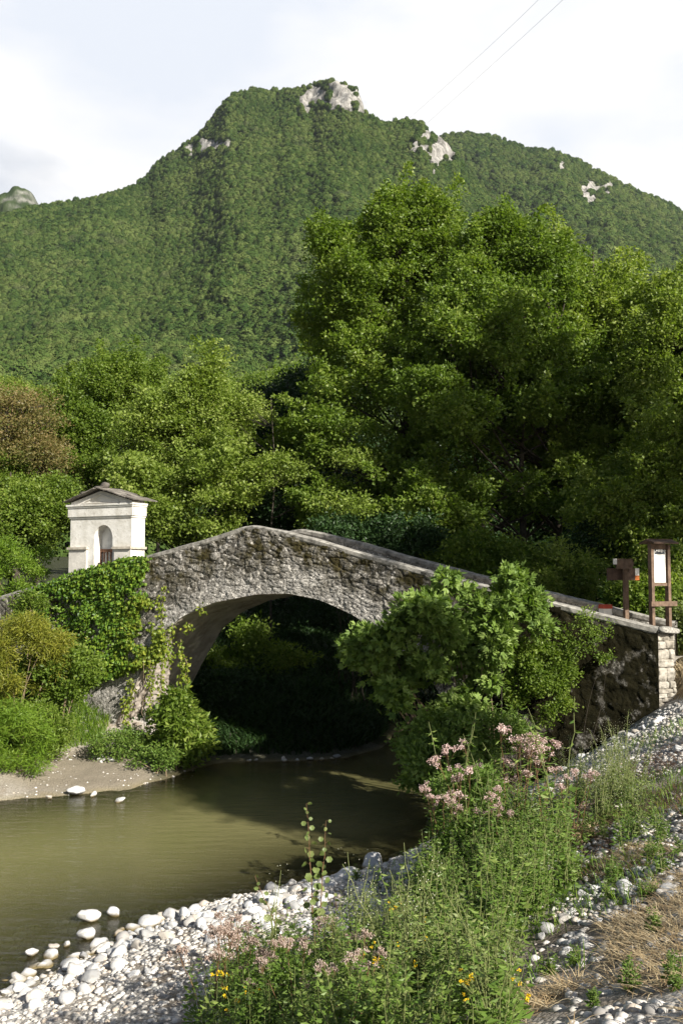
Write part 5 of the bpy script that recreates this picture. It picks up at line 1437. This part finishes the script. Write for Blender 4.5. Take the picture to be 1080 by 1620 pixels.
# poplar sapling
def sapling():
    p = on_ground(500, 1540); rng = np.random.default_rng(9)
    t = thing('poplar_sapling', 'thin poplar sapling with round scalloped leaves standing against the water', 'sapling', p)
    D = p[1]; k = D / F_PX; sb = MB(); LP = []; 
    for (x0, x1, ytop) in ((0, -15, 1272), (0, 16, 1300), (-30, -95, 1390), (20, 30, 1420)):
        ht = at(500, ytop, D)[2] - p[2]; f = np.linspace(0, 1, 10)[:, None]
        pts = np.array([x0 * k, 0, 0]) * (1 - f) + np.array([x1 * k, .05, ht]) * f + rng.normal(size=(10, 3)) * .008
        sb.tube(pts, .010 - .008 * f[:, 0], 6)
        n = 22 if ht > 1 else 12
        u = np.linspace(.35, 1.0, n); pp = np.stack([np.interp(u, f[:, 0], pts[:, c]) for c in range(3)], 1)
        az = np.arange(n) * 2.4; st = np.stack([np.cos(az), np.sin(az) * .7, np.full(n, .35)], 1) * .07 * (1.25 - u[:, None] * .7)
        for a, b in zip(pp, pp + st): sb.tube(np.stack([a, b]), [.0018, .0012], 3)
        LP.append((pp + st, u))
    sb.build('stem', M['stem_red'], t)
    V = []; F = []; A = []; c = 0
    for pp, u in LP:
        for q, uu_ in zip(pp, u):
            r = .042 * (1.25 - .75 * uu_) * rng.uniform(.8, 1.2); n = norm(rng.normal(size=3) * .5 + np.array([.1, -.9, .25])); s_ = norm(np.cross(n, [0, 0, 1])); w_ = np.cross(s_, n)
            th = np.linspace(0, 2 * np.pi, 12, endpoint=False); rr = r * (1 + .10 * np.cos(th * 6)); ctr = q - w_ * r * .8
            ring = ctr + np.outer(np.cos(th) * rr, s_) + np.outer(np.sin(th) * rr * .95, w_) + np.outer(np.cos(th * 2) * r * .12, n)
            V.append(np.concatenate([[ctr], ring])); F += [[c, c + 1 + i, c + 1 + (i + 1) % 12] for i in range(12)]; A += [rng.random()] * 13; c += 13
    link('foliage', np_mesh('foliage', np.concatenate(V), np.array(F), {'rnd': A}), M['leaf_herb_pale'], t)
sapling()

# ------------------------------------------------------------------ stones
def stone_mat():
    t = NT('river_stone')
    oi = t.n.new('ShaderNodeObjectInfo'); n = t.noise(2.3, 6, .65); n2 = t.noise(14, 5, .7)
    c = t.ramp(oi.outputs['Random'], [(0.0, (0.34, 0.34, 0.34)), (0.3, (0.52, 0.52, 0.52)), (0.7, (0.66, 0.66, 0.66)), (0.88, (0.54, 0.48, 0.40)), (1.0, (0.30, 0.31, 0.33))])
    c = t.mix(t.ramp(n, [(0.5, 0.0), (0.68, .5)]), c, (0.34, 0.31, 0.27)); c = t.mix(t.ramp(n2, [(0.6, 0.0), (0.7, .35)]), c, (0.25, 0.22, 0.18))
    sep = t.new('ShaderNodeSeparateXYZ'); t.lk(t.coord('Position'), sep.inputs[0])
    wet = t.new('ShaderNodeMapRange'); wet.inputs['From Min'].default_value = .06; wet.inputs['From Max'].default_value = .015; t.lk(sep.outputs['Z'], wet.inputs['Value'])
    c = t.mix(wet.outputs[0], c, (0.16, 0.125, 0.06))       # wet and algae-brown below the waterline
    t.color(c); t.bs.inputs['Roughness'].default_value = .85; t.bs.inputs['Specular IOR Level'].default_value = .25; t.bump(t.math('ADD', n, n2), .4, .08)
    return t.m
M['river_stone'] = stone_mat()
stones = [rock_mesh('river_stone', 500 + k, 3, .66, .34) for k in range(14)]
for s in stones: s.materials.append(M['river_stone'])
def stone(p, size, label, group=None, seed=None, sink=.4, name='river_stone', cat='stone'):
    rng = random.Random(seed); me = stones[rng.randrange(14)]
    o = bpy.data.objects.new(name, me); COL.objects.link(o)
    s = size / 2
    o.location = (p[0], p[1], p[2] + s * (.55 - sink)); o.scale = (s, s * rng.uniform(.8, 1.1), s * rng.uniform(.75, 1.15)); o.rotation_euler = (rng.uniform(-.35, .35), rng.uniform(-.35, .35), rng.uniform(0, 6.28))
    return tag(o, label, cat, group)
def pstone(px, py, wpx, label, group=None, seed=0, sink=.38, z=None):
    if z is None: p = on_ground(px, py)
    else:
        d = ray(px, py); t_ = (z - CAM[2]) / d[2]; p = CAM + d * t_
    return stone(p, wpx * p[1] / F_PX, label, group, seed, sink)
single = [(589, 1372, 52, 'large grey rounded boulder at the far end of the pebble bank'), (541, 1390, 46, 'big white boulder left of the grey one on the pebble bank'), (519, 1402, 34, 'white boulder below the biggest white one, partly behind the sapling'),
          (238, 1462, 44, 'white round boulder at the water edge, middle of the bank'), (245, 1445, 30, 'grey-white stone topmost at the bend of the water edge'), (119, 1540, 42, 'long white stone on the lower left bank'), (106, 1588, 40, 'broad pale stone near the lower left corner'),
          (60, 1535, 34, 'pale stone at the water edge, lower left'), (300, 1452, 26, 'grey stone beside the faded agrimony at the water edge'), (420, 1428, 40, 'grey boulder under the sapling at the water edge'), (1027, 1382, 24, 'bright white stone on the right slope, highest of its row'),
          (988, 1403, 30, 'white flat stone left of the bright one on the right slope'), (893, 1460, 34, 'white stone on dark soil, left end of the right slope stones'), (855, 1487, 24, 'small round white stone below the white one on dark soil'), (1060, 1412, 34, 'grey-white stone at the right edge of the slope'),
          (160, 1600, 22, 'small rounded tan stone near the lower left corner'), (0, 1598, 40, 'pale stone cut by the left edge')]
for k, (px, py, w, lb) in enumerate(single): pstone(px, py, w, lb, None, 900 + k)
wet_st = [(140, 1457, 40, 'brown-topped stone in the water off the bank, largest'), (178, 1449, 24, 'small pale stone in the water right of the largest wet one'), (137, 1484, 32, 'pale rounded stone standing in the shallows'), (85, 1503, 22, 'tan stone in the shallows at left'), (50, 1512, 24, 'leftmost tan stone in the shallows'), (106, 1497, 14, 'tiny stone between the tan stones in the shallows'),
          (120, 1257, 30, 'long pale stone lying at the edge of the far sandbar'), (78, 1264, 14, 'small white stone at the sandbar edge'), (72, 1252, 10, 'small stone above the white one on the sandbar edge'), (148, 1260, 16, 'yellowish stone right of the long one at the sandbar'), (190, 1269, 18, 'yellow-brown stone lying in the water off the sandbar')]
for k, (px, py, w, lb) in enumerate(wet_st): pstone(px, py, w, lb, None, 930 + k, sink=.1, z=0.0)
rng0 = random.Random(4)
def line_bank(f):   # along the bank's water edge in picture coordinates
    xs = [0, 60, 150, 230, 300, 400, 480, 560, 620, 660]; ys = [1560, 1530, 1495, 1450, 1440, 1415, 1398, 1378, 1368, 1360]
    x = 660 * f; return x, float(np.interp(x, xs, ys))
for k in range(205):
    x, y = line_bank(rng0.random()); y += abs(rng0.gauss(0, 30)) + 2; x += rng0.gauss(0, 12)
    if x > 300 and y > 1500: continue
    w = rng0.uniform(13, 34) * (1.15 if y > 1480 else 1.0)
    zone = 'in the lower left corner of the bank' if x < 110 else 'on the lower left pebble bank' if x < 220 else 'at the bend of the pebble bank' if x < 340 else 'between faded agrimony and sapling' if x < 460 else 'behind the sapling' if x < 570 else 'at the far tip of the pebble bank'
    size = 'small' if w < 20 else 'middling' if w < 28 else 'large'
    pstone(x, y, w, size + ' pale rounded stone ' + zone, size + ' pale stones ' + zone, k)
for k in range(44):
    x = rng0.uniform(860, 1090); y = 1440 - (x - 860) * .22 + rng0.gauss(0, 28)
    pstone(x, y, rng0.uniform(12, 34), 'grey-white stone strewn over the right-hand slope', 'stones strewn over the right slope', 300 + k)
for k in range(28):
    x = rng0.uniform(830, 1060); y = 1232 - (x - 830) * .50 + abs(rng0.gauss(0, 14)) + 4
    pstone(x, y, rng0.uniform(9, 24), 'grey stone lining the gravel slope under the wall', 'stones lining the gravel slope', 400 + k)
pstone(820, 1228, 50, 'long grey block half buried at the foot of the wall', None, 77)
pstone(1072, 1186, 26, 'dark grey stone on the gravel at the right edge', None, 78)
for k in range(16):
    pstone(rng0.uniform(150, 250), 1200 + rng0.uniform(-10, 10), rng0.uniform(6, 14), 'small pale stone at the foot of the left abutment', 'small stones at the left abutment', 500 + k)

# pebbles: uncountable, one mesh
def pebbles(name, label, pts, sizes, seed):
    rng = np.random.default_rng(seed); import bmesh
    bm = bmesh.new(); bmesh.ops.create_icosphere(bm, subdivisions=1, radius=1.0)
    bm.verts.ensure_lookup_table(); bv = np.array([v.co for v in bm.verts]); bf = np.array([[v.index for v in f.verts] for f in bm.faces]); bm.free()
    n = len(pts); a = rng.uniform(0, 6.28, n)
    V = bv[None] * (1 + rng.uniform(-.2, .2, (n, len(bv), 1))) * (sizes[:, None, None] * np.stack([np.ones(n), rng.uniform(.6, .95, n), rng.uniform(.4, .7, n)], 1)[:, None, :])
    x = V[..., 0] * np.cos(a)[:, None] - V[..., 1] * np.sin(a)[:, None]; y = V[..., 0] * np.sin(a)[:, None] + V[..., 1] * np.cos(a)[:, None]
    V = np.stack([x, y, V[..., 2]], -1) + pts[:, None, :]
    F = bf[None] + (np.arange(n) * len(bv))[:, None, None]
    t = NT(name); nz = t.noise(30, 4)
    c = t.ramp(t.attr('rnd'), [(0.0, (0.24, 0.23, 0.22)), (0.3, (0.42, 0.40, 0.37)), (0.7, (0.60, 0.58, 0.55)), (0.9, (0.46, 0.38, 0.30)), (1.0, (0.68, 0.67, 0.65))])
    t.color(c); t.bs.inputs['Roughness'].default_value = .9
    me = np_mesh(name, V.reshape(-1, 3), F.reshape(-1, 3), {'rnd': np.repeat(rng.random(n), len(bv))}, smooth=True)
    return tag(link(name, me, t.m), label, 'gravel', kind='stuff')
def area_pts(n, x0, x1, y0, y1, seed, mask=None, zmin=-.08):
    rng = np.random.default_rng(seed); X = rng.uniform(x0, x1, n); Y = rng.uniform(y0, y1, n)
    k = np.ones(n, bool)
    if mask is not None: k &= mask(X, Y, rng)
    X, Y = X[k], Y[k]; Z = gz(X, Y); kk = Z > zmin
    return np.stack([X[kk], Y[kk], Z[kk]], 1)
pA = area_pts(17000, -5.0, 2.2, 8.2, 17.8, 1, lambda X, Y, r: (gz(X, Y, False) < .75) & (r.random(len(X)) < .95))
pebbles('gravel', 'pale pebbles covering the near river bank', pA, np.random.default_rng(1).uniform(.012, .055, len(pA)) , 1)
pB = area_pts(24000, 1.2, 7.6, 5.0, 20.6, 2, lambda X, Y, r: (fbm(X * .8, Y * .8, seed=55) > -.15) & ((X > 2.4 + (Y - 12) * .15) | (r.random(len(X)) < .25)))
pebbles('gravel', 'grey gravel and small stones on the right-hand slope', pB, np.random.default_rng(2).uniform(.010, .06, len(pB)), 2)
pD = area_pts(450, -9, -3.5, 21, 25.2, 5, lambda X, Y, r: (gz(X, Y, False) < .6) & (fbm(X, Y, seed=5) > -.1))
pebbles('gravel', 'scattered pebbles on the wet sand of the far bank', pD, np.random.default_rng(6).uniform(.01, .04, len(pD)), 6)
pC = area_pts(5000, -7, 3, 9, 18, 3, lambda X, Y, r: (gz(X, Y, False) < .02) & (gz(X, Y, False) > -.5) & (r.random(len(X)) < .35), zmin=-.5)
pebbles('gravel', 'submerged brown pebbles in the shallows', pC, np.random.default_rng(3).uniform(.03, .11, len(pC)), 3)

# blades: grass, straw
def blades(name, label, pts, L, W, mat, seed, lean=.5, cat='grass', flat=1.0):
    rng = np.random.default_rng(seed); n = len(pts)
    az = rng.uniform(0, 6.28, n); d = np.stack([np.cos(az) * lean, np.sin(az) * lean, flat * np.ones(n)], 1) * rng.uniform(.6, 1.2, (n, 1))
    ln = rng.uniform(.5, 1.2, n) * L; s = np.stack([-np.sin(az), np.cos(az), np.zeros(n)], 1) * W / 2
    d = norm(d); p1 = pts + d * (ln * .55)[:, None]; d2 = norm(d + np.stack([np.cos(az), np.sin(az), -.6 * np.ones(n)], 1) * .45); p2 = p1 + d2 * (ln * .45)[:, None]
    V = np.stack([pts - s, pts + s, p1 + s * .8, p1 - s * .8, p2 + s * .1, p2 - s * .1], 1).reshape(-1, 3)
    b = (np.arange(n) * 6)[:, None]; F = np.concatenate([b + np.array([[0, 1, 2, 3]]), b + np.array([[3, 2, 4, 5]])])
    return tag(link(name, np_mesh(name, V, F, {'rnd': np.repeat(rng.random(n), 6)}), mat), label, cat, kind='stuff')
sA = area_pts(38000, .9, 5.5, 4.2, 10.5, 4, lambda X, Y, r: (fbm(X * 1.3, Y * 1.3, seed=66) + .25 * (X - 2.2) - .12 * (Y - 6.3) > -.08))
sA[:, 2] += .01
blades('dry_grass', 'flattened dry straw in the lower right corner', sA, .22, .006, M['dry'], 4, lean=1.6, flat=.45)
sB = area_pts(12000, 2.2, 7, 9.5, 15.5, 5, lambda X, Y, r: fbm(X * .9, Y * .9, seed=67) > .02)
blades('dry_grass', 'brown dead stalks over the hollow of the right slope', sB, .26, .008, M['dry_brown'], 5, lean=1.3, flat=.5)
sC = area_pts(16000, 0.4, 7, 6.5, 17, 6, lambda X, Y, r: fbm(X * .8, Y * .8, seed=68) > .12)
blades('grass', 'thin green grass in patches on the near bank', sC, .2, .008, M['leaf_reed'], 6, lean=.6)
sD = area_pts(22000, -13, -6.4, 21.6, 27.5, 7, lambda X, Y, r: gz(X, Y, False) > .45)
blades('grass', 'tall green grass on the left bank above the sand', sD, .42, .016, M['leaf_reed'], 7, lean=.5)
sE = area_pts(9000, 6.9, 9.5, 18.5, 27, 8, None)
blades('dry_grass', 'dry yellow grass at the path by the wall end', sE, .25, .012, M['dry'], 8, lean=.6)
sF = area_pts(30000, -10, 10, 27, 40, 9, lambda X, Y, r: gz(X, Y, False) > .15)
blades('undergrowth', 'dark undergrowth below the trees behind the bridge', sF, .5, .05, M['leaf_dark'], 9, lean=.7, cat='undergrowth')

sG = area_pts(12000, -4.6, 3.4, 24.2, 30, 10, lambda X, Y, r: gz(X, Y, False) > .10)
blades('undergrowth', 'dark plants overhanging the far bank under the arch', sG, .45, .05, M['leaf_dark'], 10, lean=.9, cat='undergrowth')
for k in range(12):
    pstone(rng0.uniform(330, 560), 1203 + rng0.uniform(-5, 7), rng0.uniform(7, 16), 'small dim stone at the waterline under the arch', 'small stones under the arch', 560 + k)

for k, (a, b, c, lb) in enumerate([((560, 262, 900), (706, 135, 420), (905, -60, 190), 'left one of two thin overhead cables crossing the sky right of the peak'), ((600, 262, 900), (742, 135, 420), (930, -40, 190), 'right one of two thin overhead cables crossing the sky right of the peak')]):
    A_, B_, C_ = at(*a), at(*b), at(*c); f = np.linspace(0, 1, 24)[:, None]
    Q_ = A_ * (1 - f) ** 2 + (2 * B_ - .5 * (A_ + C_)) * 2 * f * (1 - f) + C_ * f ** 2
    w_ = MB(); w_.tube(Q_, .045, 4); tag(w_.build('power_line', M['bark']), lb, 'cable', 'overhead cables')

# ------------------------------------------------------------------ air
hz = MB(); hz.box((0, 1150, 420), (3400, 2600, 850))
hm = bpy.data.materials.new('haze'); hm.use_nodes = True
hn = hm.node_tree; hn.nodes.remove(hn.nodes['Principled BSDF'])
pv = hn.nodes.new('ShaderNodeVolumePrincipled'); pv.inputs['Color'].default_value = (0.80, 0.88, 1.0, 1)
pv.inputs['Density'].default_value = 0.00004; pv.inputs['Anisotropy'].default_value = 0.2
hn.links.new(pv.outputs[0], hn.nodes['Material Output'].inputs['Volume'])
tag(hz.build('haze', hm), None, None, kind='stuff')
